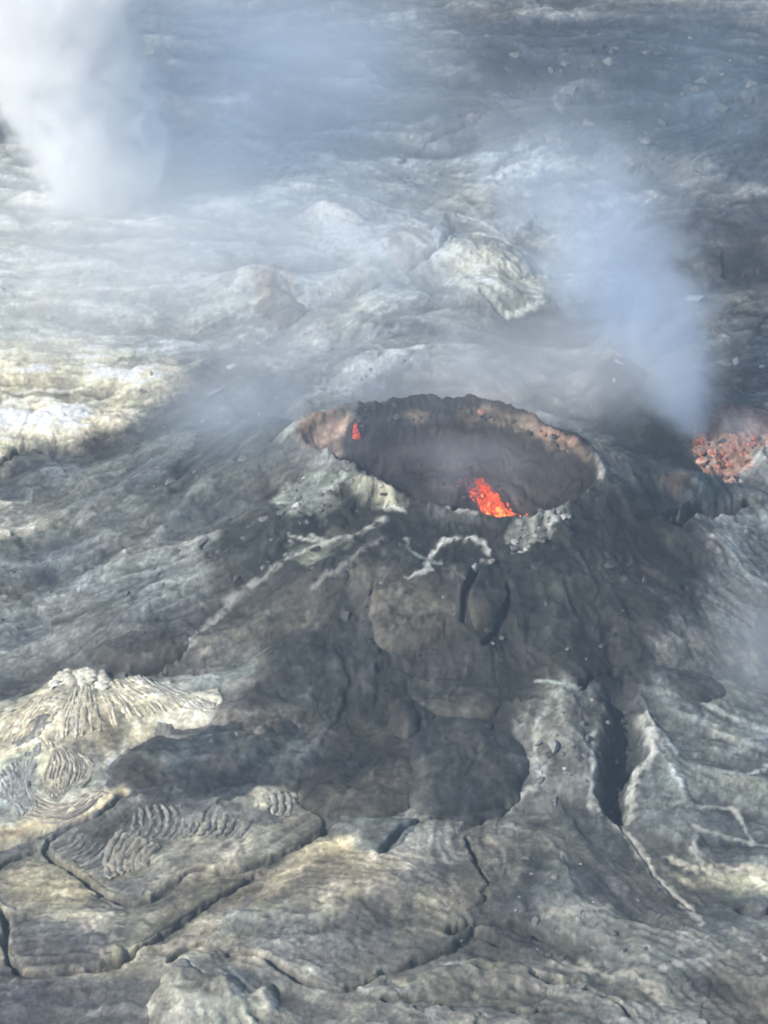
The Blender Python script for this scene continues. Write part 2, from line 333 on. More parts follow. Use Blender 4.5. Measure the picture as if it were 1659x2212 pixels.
folds([(500,1975),(560,1895),(705,1815),(900,1850),(1000,1990),(860,2110),(690,2115),(480,2060)], [(480,1950),(600,1900),(740,1910),(860,1960),(980,2020)], 1.3, .13)
folds([(0,1880),(120,1840),(260,1930),(430,1890),(500,1900),(250,2080),(0,2100)], [(0,2010),(120,1990),(250,2000),(340,1950),(500,1870)], 1.5, .12)
folds([(1180,1960),(1500,1990),(1659,2100),(1659,2212),(1250,2212)], [(1150,2080),(1300,2070),(1430,2120),(1560,2240)], 1.2, .14)
folds([(1400,1480),(1700,1460),(1700,1700),(1420,1640)], [(1380,1500),(1500,1530),(1700,1600)], 1.5, .12)
folds([(900,300),(1160,200),(1350,330),(1000,420)], [(880,360),(1020,300),(1180,260)], 2.2, .22)
folds([(1250,330),(1700,180),(1700,400),(1350,380)], [(1300,370),(1450,290),(1680,230)], 2.6, .28)
folds([(-100,740),(380,790),(250,960),(-100,1020)], [(-100,830),(100,830),(250,840),(380,820)], 2.0, .30)
folds([(880,1780),(1100,1780),(1120,1900),(1000,1990),(900,1940)], [(930,1770),(950,1850),(1000,1950)], 1.3, .12)
folds([(480,1150),(150,1150),(150,1450),(500,1340)], [(150,1340),(300,1260),(480,1180)], 2.2, .22)

CALM = [(at(q), k) for q, k in [
    ([(-150,1820),(700,1780),(1080,1790),(1130,1950),(1000,2080),(700,2260),(-150,2300)], .35),
    ([(1380,1480),(1750,1440),(1750,2000),(1500,2250),(1150,2100),(1130,1850),(1290,1780)], .4),
    ([(-200,440),(700,430),(1200,650),(1000,800),(500,780),(-200,740)], .6)]]
# the way the crust was drawn out as it flowed, read off the photograph as short strokes
STROKES = [(0,600,300,640),(0,520,250,540),(300,520,560,560),(420,470,640,430),(480,330,760,330),(620,300,900,330),(0,850,190,848),(190,845,380,815),(0,945,330,940),(0,1050,250,1010),
 (250,1430,560,1250),(0,1230,200,1190),(200,1190,430,1090),(300,1030,450,930),(420,940,580,820),(450,720,650,640),(600,900,780,760),(330,740,560,700),(150,700,380,720),(60,760,280,770),
 (120,1330,420,1220),(480,1180,640,1080),(560,1340,700,1230),(420,1420,600,1370),
 (900,330,1130,260),(780,400,960,470),(1000,90,1180,230),(760,120,960,170),(760,60,900,40),(1120,80,1400,60),(1400,90,1659,140),(1200,300,1380,300),(1350,350,1500,280),(1500,280,1659,200),(1400,450,1659,330),(1450,650,1659,600),(1430,540,1600,560),(1180,160,1380,150),
 (850,500,900,560),(880,600,820,700),(700,440,800,480),(1000,500,1160,600),(1020,630,1090,690),(900,690,1150,690),(1150,690,1320,640),(1230,500,1330,420),(700,620,840,610),(1100,800,1250,860),(830,820,1000,810),(1000,810,1120,850),
 (1300,820,1420,900),(1420,900,1510,1020),(1330,960,1480,1050),(1400,1090,1600,1090),(1540,1000,1600,960),
 (900,1180,820,1400),(760,1180,640,1400),(980,1200,970,1420),(1050,1200,1060,1450),(1200,1200,1260,1450),(1300,1120,1440,1330),(1400,1120,1540,1260),(1450,1250,1600,1400),(1560,1130,1659,1220),(1460,1420,1560,1500),(1600,1420,1659,1470),
 (700,1450,560,1560),(640,1560,460,1630),(500,1620,280,1650),(760,1560,690,1720),(820,1560,790,1750),(930,1600,910,1720),(1000,1580,1000,1700),(960,1740,1090,1740),(1110,1620,1130,1690),
 (1180,1500,1190,1750),(1260,1550,1260,1740),(1350,1520,1330,1720),(1420,1560,1400,1760),(1250,1800,1480,1980),(1160,1780,1180,1950),(1060,1800,1010,1950),(950,1790,900,1870),(1330,1790,1560,2010),
 (1450,1520,1659,1600),(1450,1640,1659,1680),(1480,1760,1659,1790),(1480,1890,1659,1905),(1250,2060,1450,2190),(1150,1990,1350,2020),(1400,2050,1659,1990),(1500,2150,1659,2190),
 (560,1900,740,1900),(740,1900,900,1955),(880,1870,1000,1960),(500,2020,640,2080),(640,2080,860,2090),(680,1990,900,2010),(20,1980,300,2000),(300,2000,600,1850),(330,1925,690,1785),(20,1900,120,1880),(100,2130,350,2070),(0,2180,250,2190),(420,2080,470,2190),(900,2120,1150,2100),(1000,2190,1250,2200),
 (250,1450,60,1560),(190,1460,110,1580),(100,1570,40,1700),(300,1480,450,1560),(120,1740,280,1670),(200,1500,260,1620),(440,1500,480,1530),(30,1780,200,1740),(560,1760,540,1800),(480,1780,440,1880),(330,1780,260,1880)]
_S = np.array(STROKES, float); _a = at(_S[:, :2]); _b = at(_S[:, 2:]); _m = (_a + _b) / 2; _ln = np.hypot(*(_b - _a).T); _2a = 2 * np.arctan2(_b[:, 1] - _a[:, 1], _b[:, 0] - _a[:, 0])
GX0, GX1, GY0, GY1 = -190., 190., 130., 640.; _fgx = np.arange(GX0, GX1, 1.5); _fgy = np.arange(GY0, GY1, 1.5); _X, _Y = np.meshgrid(_fgx, _fgy)
_c = np.full(_X.shape, .02); _s = np.zeros(_X.shape)
for k in range(len(_S)):
    sg = (5.5 + .25 * _ln[k]) * (_m[k, 1] / 260.) ** .8
    w = np.exp(-((_X - _m[k, 0]) ** 2 + ((_Y - _m[k, 1]) * .75) ** 2) / sg ** 2) + 1e-4 / (1 + ((_X - _m[k, 0]) ** 2 + (_Y - _m[k, 1]) ** 2) / 400.)
    _c += w * np.cos(_2a[k]); _s += w * np.sin(_2a[k])
_dd = rim_d(_X, _Y); _t2 = 2 * np.arctan2(_Y - RC[1], _X - RC[0]) + np.pi; _w = sst(.5, -1.0, _dd) * 6; _c += _w * np.cos(_t2); _s += _w * np.sin(_t2)   # round the crater wall
_h = np.hypot(_c, _s) + 1e-9; _c /= _h; _s /= _h
def flowdir(x, y):
    u = np.clip((x - GX0) / 1.5, 0, len(_fgx) - 1.01); v = np.clip((y - GY0) / 1.5, 0, len(_fgy) - 1.01); i = u.astype(int); j = v.astype(int); u = u - i; v = v - j
    def bl(A): return (A[j, i] * (1 - u) + A[j, i + 1] * u) * (1 - v) + (A[j + 1, i] * (1 - u) + A[j + 1, i + 1] * u) * v
    a = .5 * np.arctan2(bl(_s), bl(_c)); a = a + .9 * perlin(x * .13 + 40, y * .13) + .5 * perlin(x * .4, y * .4 + 7)
    return np.cos(a), np.sin(a)
def drawn(x, y, f=(.9, .33), n=7, step=.85):
    """noise smeared along the flow: long fine streaks and broad bands"""
    fine = perlin(x * f[0], y * f[0]); broad = perlin(x * f[1] + 9, y * f[1])
    for sgn in (1, -1):
        qx, qy = x.copy(), y.copy(); dx, dy = flowdir(x, y); dx, dy = dx * sgn, dy * sgn
        for k in range(n):
            qx = qx + dx * step; qy = qy + dy * step
            fine = fine + perlin(qx * f[0], qy * f[0]); broad = broad + perlin((qx + dx * k * 1.2) * f[1] + 9, (qy + dy * k * 1.2) * f[1])
            ex, ey = flowdir(qx, qy); sg = np.sign(ex * dx + ey * dy); dx, dy = ex * sg, ey * sg
    big = perlin(x * .13 + 3, y * .13 + 8)
    for sgn in (1, -1):
        qx, qy = x.copy(), y.copy(); dx, dy = flowdir(x, y); dx, dy = dx * sgn, dy * sgn
        for k in range(4):
            qx = qx + dx * 2.6; qy = qy + dy * 2.6; big = big + perlin(qx * .13 + 3, qy * .13 + 8)
            ex, ey = flowdir(qx, qy); sg = np.sign(ex * dx + ey * dy); dx, dy = ex * sg, ey * sg
    m = (2 * n + 1) ** .5
    return fine / m * 1.1, broad / m * .9, big / 3.0
def mottle(x, y, wx, wy, k=1.0):
    """uneven tone of old and fresh crust: streaks, blotches, bloom, grain and slight hue shifts"""
    sk = fbm(wx, wy * 1.9, .10, 5, seed=71, gain=.62); b1 = fbm(wx, wy * 1.3, .42, 4, seed=75, gain=.65); gr = fbm(x, y * 1.2, 1.25, 3, seed=251, gain=.8) + .5 * perlin(x * 3.1, y * 2.6)
    pa = sst(.06, .42, fbm(wx, wy * 1.4, .26, 5, seed=133, gain=.66)); dk = sst(.06, .42, fbm(wx, wy * 1.3, .21, 5, seed=163, gain=.66)); pp = sst(.30, .55, fbm(wx, wy * 1.2, .8, 4, seed=193, gain=.7))
    fi, br, bg_ = drawn(x, y)
    am = .55 + .75 * sst(-.3, .35, fbm(x, y, .06, 2, seed=501)); fi = fi * am
    m = np.exp(k * (.42 * sk + .46 * b1 + .42 * gr + .40 * fi + .48 * br + .72 * bg_)) * (1 + k * (.65 * pa + .9 * pp)) * (1 - .45 * k * dk)
    h1 = np.clip(fbm(x, y, .085, 4, seed=21) * 1.8, -1, 1); h2 = np.clip(fbm(x, y, .13, 4, seed=27) * 1.8, -1, 1)
    return m[:, None] * np.stack([1.005 + .07 * h1 - .03 * np.abs(h2), 1.015 + .02 * h1 + .03 * np.abs(h2), .985 - .08 * h1 - .05 * np.abs(h2)], 1), fi, br + 2.6 * bg_
def surface(x, y):
    """height and albedo of the lava field and the cone at every point"""
    x = np.asarray(x, np.float64); y = np.asarray(y, np.float64); shp = x.shape; x = x.ravel(); y = y.ravel()
    z, d, L, th = macro(x, y, True)
    wx = x + 1.6 * fbm(x, y, .16, 3, seed=5) + .5 * perlin(x * .9, y * .9); wy = y + 1.6 * fbm(x, y, .16, 3, seed=31) + .5 * perlin(x * .9 + 40, y * .9)
    n1 = fbm(x, y, .11, 4, seed=2); n2 = fbm(wx, wy, .30, 4, True, seed=7); n3 = fbm(wx, wy, .9, 3, seed=13); n4 = fbm(x, y, .05, 3, seed=77)
    rough = .5 + .7 * sst(-.25, .45, n4)
    calm = np.ones(len(x))
    for P, k in CALM:
        i = near(x, y, P, 6)
        if len(i): calm[i] = np.minimum(calm[i], 1 - (1 - k) * sst(4, -4, sdf(x[i], y[i], P) + 3 * n4[i]))
    rough = rough * calm
    flank = sst(1.02, .9, d / L); inn = sst(.3, -.5, d)
    # pahoehoe toes: overlapping swollen tongues of two sizes, each with its own tone and its own rope folds
    a1, b1, id1, cx1, cy1 = worley(wx, wy, .15, 0, 1.0, .75); a2, b2, id2, cx2, cy2 = worley(wx * .7 + x * .3, wy * .7 + y * .3, .45, 50, .9, .75)
    toe = calm * sst(-.35, .2, fbm(x, y, .045, 3, seed=300)) * (1 - .8 * inn) * (1 - .6 * flank); rough = rough * (1 - .4 * flank)
    z = z + .70 * n1 * (.5 + .5 * calm) + rough * (.30 * fbm(wx, wy, .30, 4, seed=401) + .07 * n3) * (1 - .35 * inn)
    z = z + toe * (.6 * np.sqrt(np.clip(1 - a1 * a1 * 1.1, 0, 1)) * (.5 + id1) + .2 * np.sqrt(np.clip(1 - a2 * a2 * 1.1, 0, 1)))
    ang = id1 * 6.28; ph1 = np.hypot(cx1 + .9 * np.cos(ang), cy1 + .9 * np.sin(ang)) * 9 + .8 * n3
    rp = np.sqrt(1.02 - np.abs((ph1 % 1) * 2 - 1)); rpm = toe * (id1 > .45) * sst(.0, .25, b1 - a1)
    z = z + .035 * rpm * rp
    lump = fbm(wx, wy, .16, 3, seed=51); z = z + flank * .8 * np.abs(lump)
    # thin broken crust sheets: small steps
    st = fbm(wx * .8, wy, .13, 3, seed=90) * 6; fr = st - np.floor(st)
    z = z + .06 * sst(.0, .3, fr) * (1 - fr) * (1 - inn)
    # inner crater wall: ledges
    led = -d * .9 + 1.1 * perlin(x * .25, y * .25) + .5 * perlin(x * .8, y * .8); lf = led - np.floor(led)
    z = z + inn * sst(11, 8, -d) * .55 * (sst(.55, 1, lf) - lf)
    band = perlin(-d * .75 + .5 * fbm(x, y, .2, 3, seed=6), th * .9 + 3) + .7 * perlin(-d * 1.9 + .6 * fbm(x, y, .3, 2, seed=8), th * 2.5 + 7)
    # rim lip, blocky
    lip = np.exp(-(d / 1.0) ** 2); z = z + lip * (.35 + .4 * n3 + .4 * n2)
    # albedo
    g = .118 * np.exp(.55 * n1 + .35 * n4)
    c = np.stack([g, g * 1.01, g * 1.0], 1)
    warm = sst(-.1, .6, fbm(x, y, .07, 3, seed=201))[:, None]; c = c * (1 + warm * np.array([.08, .0, -.10]))
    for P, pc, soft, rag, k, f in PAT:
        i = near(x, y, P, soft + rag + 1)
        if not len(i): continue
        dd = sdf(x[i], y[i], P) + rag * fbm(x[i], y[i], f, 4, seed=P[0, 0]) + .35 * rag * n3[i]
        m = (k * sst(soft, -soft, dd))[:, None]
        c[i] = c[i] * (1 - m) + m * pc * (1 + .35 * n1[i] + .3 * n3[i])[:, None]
    # fold fields
    for P, Gd, wl, h in FLOWS:
        i = near(x, y, P, 1)
        if not len(i): continue
        m = sst(1.5, -3, sdf(x[i], y[i], P)) * sst(-.35, .25, n1[i] + .3)
        dg = seg_d2(wx[i] * .4 + x[i] * .6, wy[i] * .4 + y[i] * .6, Gd, False)
        ph = dg / wl + .7 * fbm(x[i], y[i], .15, 2, seed=3)
        s = 1 - np.abs(((ph) % 1) * 2 - 1); s = np.sqrt(s + .02)
        z[i] += m * h * 1.6 * s
        c[i] *= (1 + .22 * m * (s - .6))[:, None]
    # tone of each tongue, streaks of ash and bloom, ragged pale dusting
    c *= np.exp(toe * (.60 * (id1 - .5) + .40 * (id2 - .5)) - .35 * toe * sst(.08, .0, b1 - a1))[:, None]
    mm, fi, br = mottle(x, y, wx, wy, 1 - .5 * inn); c *= mm; c *= np.exp(.85 * inn * band)[:, None]; z = z + (1 - .7 * inn) * (.11 * fi + .25 * br)
    # crusts and painted sunlit edges
    for P, w, pc, k in CRUST_LIT:
        i = near(x, y, P, 3)
        if not len(i): continue
        dd = seg_d2(wx[i] * .35 + x[i] * .65, wy[i] * .35 + y[i] * .65, P, False)
        ww = w * (.8 + 1.1 * fbm(x[i], y[i], .7, 2, seed=4))
        m = k * sst(1.7, .2, dd / np.maximum(ww, .05)) * sst(-.35, .25, n3[i] + .6 * n1[i] + .34)
        c[i] = c[i] * (1 - m[:, None]) + m[:, None] * pc * (1 + .5 * n3[i])[:, None]
        z[i] += .05 * m
    # cracks: carved, and their shade painted in dark
    for P, w, dep in CR:
        i = near(x, y, P, 4)
        if not len(i): continue
        dd = seg_d2(wx[i] * .3 + x[i] * .7, wy[i] * .3 + y[i] * .7, P, False)
        ww = .8 * w * (1.0 + 1.1 * fbm(x[i], y[i], .45, 3, seed=8))
        q = dd / np.maximum(ww, .12)
        m = sst(1.35, .45, q); z[i] -= .7 * dep * m
        z[i] += .07 * dep * np.exp(-((q - 2.0) / .9) ** 2)
        c[i] = c[i] * (1 - .65 * m[:, None]) + .65 * m[:, None] * np.array([.03, .03, .029])
    # drained channel
    i = near(x, y, PIT, 5)
    if len(i):
        dd = sdf(x[i], y[i], PIT) + .8 * n3[i] + .8 * fbm(x[i], y[i], .3, 3, seed=2)
        m = sst(.7, -1.3, dd); z[i] -= m * 3.2 * sst(PIT[:, 1].max() + 2, PIT[:, 1].max() - 9, y[i]) ; z[i] += .1 * np.exp(-((dd - 1.1) / .8) ** 2) * (1 + n3[i])
        c[i] = c[i] * (1 - .9 * m[:, None]) + .9 * m[:, None] * np.array([.030, .035, .034])
    return z.reshape(shp), np.clip(c, .012, .75), d.reshape(shp), L.reshape(shp)

# ------------------------------------------------------------------ materials
def nodes(m):
    m.use_nodes = True; nt = m.node_tree; return nt, nt.nodes, nt.links
def rock_mat(name, base=None, attr=False, rough=.66, bump=.20, spec=.35, vary=.35):
    m = bpy.data.materials.new(name); nt, N, Lk = nodes(m); b = N['Principled BSDF']
    geo = N.new('ShaderNodeNewGeometry')
    def noise(scale, det, rgh=.6):
        n = N.new('ShaderNodeTexNoise'); n.inputs['Scale'].default_value = scale; n.inputs['Detail'].default_value = det; n.inputs['Roughness'].default_value = rgh
        Lk.new(geo.outputs['Position'], n.inputs['Vector']); return n
    na = noise(1.7, 5, .65); nb = noise(.55, 4); nc = noise(5.5, 3)
    mul = N.new('ShaderNodeMapRange'); mul.inputs[1].default_value = .3; mul.inputs[2].default_value = .7; mul.inputs[3].default_value = 1 - vary; mul.inputs[4].default_value = 1 + vary
    Lk.new(na.outputs[0], mul.inputs[0])
    mx = N.new('ShaderNodeVectorMath'); mx.operation = 'SCALE'; Lk.new(mul.outputs[0], mx.inputs['Scale'])
    if attr:
        a = N.new('ShaderNodeAttribute'); a.attribute_name = 'tint'; Lk.new(a.outputs['Color'], mx.inputs[0])
    else:
        oi = N.new('ShaderNodeObjectInfo'); mr = N.new('ShaderNodeMapRange'); mr.inputs[3].default_value = .6; mr.inputs[4].default_value = 1.5; Lk.new(oi.outputs['Random'], mr.inputs[0])
        s2 = N.new('ShaderNodeVectorMath'); s2.operation = 'SCALE'; s2.inputs[0].default_value = base; Lk.new(mr.outputs[0], s2.inputs['Scale']); Lk.new(s2.outputs[0], mx.inputs[0])
    Lk.new(mx.outputs[0], b.inputs['Base Color'])
    rr = N.new('ShaderNodeMapRange'); rr.inputs[3].default_value = rough - .16; rr.inputs[4].default_value = rough + .22; Lk.new(nb.outputs[0], rr.inputs[0]); Lk.new(rr.outputs[0], b.inputs['Roughness'])
    b.inputs['Specular IOR Level'].default_value = spec
    vo = N.new('ShaderNodeTexVoronoi'); vo.feature = 'DISTANCE_TO_EDGE'; vo.inputs['Scale'].default_value = .9
    wv = N.new('ShaderNodeVectorMath'); wv.operation = 'ADD'; sc = N.new('ShaderNodeVectorMath'); sc.operation = 'SCALE'; sc.inputs['Scale'].default_value = 1.4
    Lk.new(nb.outputs['Color'], sc.inputs[0]); Lk.new(geo.outputs['Position'], wv.inputs[0]); Lk.new(sc.outputs[0], wv.inputs[1]); Lk.new(wv.outputs[0], vo.inputs['Vector'])
    ve = N.new('ShaderNodeMapRange'); ve.inputs[2].default_value = .08; ve.inputs[4].default_value = .10; Lk.new(vo.outputs['Distance'], ve.inputs[0])
    ad = N.new('ShaderNodeMath'); ad.operation = 'ADD'; Lk.new(na.outputs[0], ad.inputs[0]); Lk.new(ve.outputs[0], ad.inputs[1])
    ad2 = N.new('ShaderNodeMath'); ad2.operation = 'MULTIPLY_ADD'; ad2.inputs[1].default_value = .35; Lk.new(nc.outputs[0], ad2.inputs[0]); Lk.new(ad.outputs[0], ad2.inputs[2])
    bp = N.new('ShaderNodeBump'); bp.inputs['Strength'].default_value = bump; bp.inputs['Distance'].default_value = .6
    Lk.new(ad2.outputs[0], bp.inputs['Height']); Lk.new(bp.outputs[0], b.inputs['Normal'])
    return m
M_GROUND = rock_mat('lava_crust', attr=True)
M_DARK = rock_mat('dark_basalt', (.045, .045, .046)); M_GREY = rock_mat('grey_basalt', (.12, .122, .12)); M_PALE = rock_mat('pale_encrusted_rock', (.30, .30, .285), vary=.35)
M_RUST = rock_mat('rust_red_scoria', (.25, .13, .10)); M_PINK = rock_mat('pale_pink_scoria', (.46, .30, .24), vary=.3); M_YEL = rock_mat('sulphur_crust', (.45, .46, .24), vary=.2)
def glow(name, c, s, crustc=(.05, .02, .015), lo=.35, hi=.6, scale=1.2):
    m = bpy.data.materials.new(name); nt, N, Lk = nodes(m); b = N['Principled BSDF']
    geo = N.new('ShaderNodeNewGeometry'); n = N.new('ShaderNodeTexNoise'); n.inputs['Scale'].default_value = scale; n.inputs['Detail'].default_value = 4; Lk.new(geo.outputs['Position'], n.inputs['Vector'])
    mr = N.new('ShaderNodeMapRange'); mr.inputs[1].default_value = lo; mr.inputs[2].default_value = hi; mr.inputs[3].default_value = s * .25; mr.inputs[4].default_value = s; Lk.new(n.outputs[0], mr.inputs[0])
    b.inputs['Base Color'].default_value = (*crustc, 1); b.inputs['Emission Color'].default_value = (*c, 1); Lk.new(mr.outputs[0], b.inputs['Emission Strength']); b.inputs['Roughness'].default_value = .8
    return m
M_HOT = glow('molten_lava_hot', (1, .24, .06), 2.2); M_MID = glow('molten_lava_orange', (1, .115, .04), 1.15); M_COOL = glow('molten_lava_red', (1, .11, .05), .72)

# ------------------------------------------------------------------ object helpers
def link(name, me, mat, parent=None, loc=None):
    o = bpy.data.objects.new(name, me); col.objects.link(o)
    if mat is not None and not me.materials: me.materials.append(mat)
    if parent is not None: o.parent = parent
    if loc is not None: o.location = loc
    return o
def tag(o, label=None, cat=None, group=None, kind=None):
    if label: o['label'] = label
    if cat: o['category'] = cat
    if group: o['group'] = group
    if kind: o['kind'] = kind
    return o
def empty(name, loc, *a, **k):
    o = bpy.data.objects.new(name, None); col.objects.link(o); o.location = loc; o.empty_display_size = .5
    tag(o, *a, **k); return o
def mesh_np(name, V, Fc, C=None, smooth=True):
    me = bpy.data.meshes.new(name); V = np.asarray(V, np.float32); Fc = np.asarray(Fc, np.int32); k = Fc.shape[1]
    me.vertices.add(len(V)); me.vertices.foreach_set('co', V.ravel())
    me.loops.add(Fc.size); me.loops.foreach_set('vertex_index', Fc.ravel())
    me.polygons.add(len(Fc)); me.polygons.foreach_set('loop_start', np.arange(0, Fc.size, k, dtype=np.int32))
    me.polygons.foreach_set('use_smooth', np.full(len(Fc), smooth, bool))
    if C is not None:
        a = me.attributes.new('tint', 'FLOAT_COLOR', 'POINT'); a.data.foreach_set('color', np.concatenate([C, np.ones((len(C), 1))], 1).astype(np.float32).ravel())
    me.update(calc_edges=True); me.validate(); return me
def sub(V, Fc, C, mask, off):
    f = Fc[mask]; u, inv = np.unique(f, return_inverse=True)
    return V[u] - np.asarray(off), inv.reshape(f.shape), C[u]

# ------------------------------------------------------------------ ground and cone
ys = np.concatenate([np.linspace(20, 168, 14), np.zeros(0)])
fine = [170.0]
while fine[-1] < 560: fine.append(fine[-1] + .29 * (fine[-1] / 260) ** 1.55)
far = [fine[-1]]; st = 1.0
while far[-1] < 2400: st *= 1.18; far.append(far[-1] + st)
ys = np.concatenate([ys, fine, far[1:]])
_in = np.linspace(-1, 1, 760); _out = 1 + np.cumsum(np.geomspace(.0032, .05, 62)); uu = np.concatenate([-_out[::-1], _in, _out])
hw = 0.18 * np.sqrt(np.maximum(ys, 150) ** 2 + 165.0 ** 2)
X = uu[None, :] * hw[:, None]
ext = _out[-1] * np.array([1.03, 1.1, 1.25, 1.5, 2, 3, 5, 8])
Xr = hw[:, None] * ext[None, :]; X = np.concatenate([-Xr[:, ::-1], X, Xr], 1)
Y = np.repeat(ys[:, None], X.shape[1], 1)
Z, Cc, D, LL = surface(X, Y)
nr, ncol = X.shape
print('grid', nr, ncol, nr * ncol)
V = np.stack([X.ravel(), Y.ravel(), Z.ravel()], 1)
i0 = (np.arange(nr - 1)[:, None] * ncol + np.arange(ncol - 1)[None, :]).ravel()
FQ = np.stack([i0, i0 + 1, i0 + ncol + 1, i0 + ncol], 1)
Df = D.ravel()[FQ].mean(1); Lf = LL.ravel()[FQ].mean(1)
fx = X.ravel()[FQ].mean(1); fy = Y.ravel()[FQ].mean(1)
edge = Df / Lf + .06 * fbm(fx, fy, .12, 3, seed=3)
is_wall = (Df < -.15) & (Df > -9.0); is_floor = Df <= -9.0; is_flank = (~is_wall) & (~is_floor) & (edge < .86); is_g = ~(is_wall | is_floor | is_flank)
v, f, c = sub(V, FQ, Cc, is_g, (0, 0, 0)); ground = link('lava_field', mesh_np('lava_field', v, f, c), M_GROUND); tag(ground, kind='structure')
cb = np.array([RC[0], RC[1], 0.0])
cone = empty('volcanic_cone', cb, 'broad dark grey lava cone with a wide open crater in its top', 'volcanic cone')
v, f, c = sub(V, FQ, Cc, is_flank, cb); link('flank', mesh_np('flank', v, f, c), M_GROUND, cone)
v, f, c = sub(V, FQ, Cc, is_wall, cb); link('crater_wall', mesh_np('crater_wall', v, f, c), M_GROUND, cone)
v, f, c = sub(V, FQ, Cc, is_floor, cb); link('crater_floor', mesh_np('crater_floor', v, f, c), M_GROUND, cone)
def gz(x, y): return surface(np.atleast_1d(x), np.atleast_1d(y))[0]

# ------------------------------------------------------------------ lava lobes lying on the field and on the cone
def lobe(name, px, thick, c, label, cat, edge_w=2.0, group=None, knob=.3, fold=None, c2=None, res=.2, rag=.6, plate=False, merge=None):
    P = smooth_closed(at(px, thick * .4), 2); lo = P.min(0) - 1.5; hi = P.max(0) + 1.5
    gx = np.arange(lo[0], hi[0], res); gy = np.arange(lo[1], hi[1], res * 1.25)
    x, y = np.meshgrid(gx, gy); sh = x.shape; xr, yr = x.ravel(), y.ravel()
    n3 = fbm(xr, yr, .8, 3, seed=P[0, 0]); n1 = fbm(xr, yr, .22, 4, seed=P[0, 1]); rid = fbm(xr + n1, yr, .5, 4, True, seed=P[1, 0])
    d = -(sdf(xr, yr, P) + rag * (fbm(xr, yr, .35, 3, seed=P[0, 0] + 3)) + .12 * n3)
    base = macro(xr, yr) + .47 * fbm(xr, yr, .11, 4, seed=2)
    q = np.clip(d / edge_w, 0, 1)
    prof = np.sqrt(np.clip(1 - (1 - q) ** 2, 0, 1)) if not plate else sst(0, 1, q) ** .5
    rise = .14 * thick * np.clip(d / (edge_w * 3), 0, 1)
    if merge is not None:               # the uphill end sinks into the slope it came from
        ty = (yr - P[:, 1].min()) / (P[:, 1].max() - P[:, 1].min())
        prof = prof * (1 - .93 * sst(merge[0], merge[1], ty + .25 * n1)); rise = rise * (1 - .9 * sst(merge[0], merge[1], ty))
    z = base + thick * prof + rise + knob * (n1 * 1.2 + .5 * (rid - .35) + .35 * n3) * np.clip(q, 0, 1)
    z = np.where(d < 0, base + np.maximum(d * 4, -1.6), z)
    wx = xr + 1.2 * n1; wy = yr + 1.2 * fbm(xr, yr, .22, 3, seed=P[0, 0] + 7)
    cc = np.repeat(np.array(c)[None, :], len(xr), 0)
    if c2 is not None:
        m = sst(-.2, .35, fbm(xr, yr, .12, 4, seed=P[2, 0]))[:, None]; cc = cc * (1 - m) + np.array(c2) * m
    for Pp, pc, soft, rag2, k, f in PAT[PLT:]:
        i = near(xr, yr, Pp, soft + rag2 + 1)
        if len(i):
            m = (k * sst(soft, -soft, sdf(xr[i], yr[i], Pp) + rag2 * fbm(xr[i], yr[i], f, 4, seed=Pp[0, 0])))[:, None]; cc[i] = cc[i] * (1 - m) + m * pc
    if fold is not None:
        guide, wl, h = fold; G = at(smooth_open(guide, 2)); dg = seg_d2(xr, yr, G, False)
        s = 1 - np.abs(((dg / wl + .6 * n1) % 1) * 2 - 1); z += h * np.sqrt(s + .02) * np.clip(q, 0, 1); cc *= (1 + .2 * (s - .5))[:, None]
    for Pc, w, dep in CR:
        i = near(xr, yr, Pc, 3)
        if len(i):
            dd = seg_d2(wx[i] * .3 + xr[i] * .7, wy[i] * .3 + yr[i] * .7, Pc, False); m = sst(1.35, .45, dd / np.maximum(.75 * w * (1 + 1.1 * fbm(xr[i], yr[i], .45, 3, seed=8)), .12))
            z[i] -= .7 * dep * m; cc[i] = cc[i] * (1 - .65 * m[:, None]) + .65 * m[:, None] * np.array([.03, .03, .029])  # crack shade painted dark on the lobe too
    mm, fi, br = mottle(xr, yr, wx, wy, 1.0); cc = cc * mm; z = z + (.13 * fi + .16 * br) * np.clip(q, 0, 1) * (d > 0)
    keep = (d > -.45).reshape(sh)
    ii = np.arange(x.size).reshape(sh); km = keep[:-1, :-1] & keep[1:, :-1] & keep[:-1, 1:] & keep[1:, 1:]
    Fq = np.stack([ii[:-1, :-1], ii[:-1, 1:], ii[1:, 1:], ii[1:, :-1]], -1)[km]
    ctr = P.mean(0); cz = float(macro(ctr[0], ctr[1])); org = np.array([ctr[0], ctr[1], cz])
    Vv = np.stack([xr, yr, z], 1); v, f, c_ = sub(Vv, Fq.reshape(-1, 4), np.clip(cc, .012, .75), slice(None), org)
    o = link(name, mesh_np(name, v, f, c_), M_GROUND, loc=org); tag(o, label, cat, group)
    o_h = lambda xx, yy: np.array([np.interp(0, [0], [0])])
    def hgt(xx, yy):
        k = ((np.clip((yy - gy[0]) / (res * 1.25), 0, sh[0] - 1)).astype(int), np.clip((xx - gx[0]) / res, 0, sh[1] - 1).astype(int))
        return z.reshape(sh)[k]
    return o, org, hgt
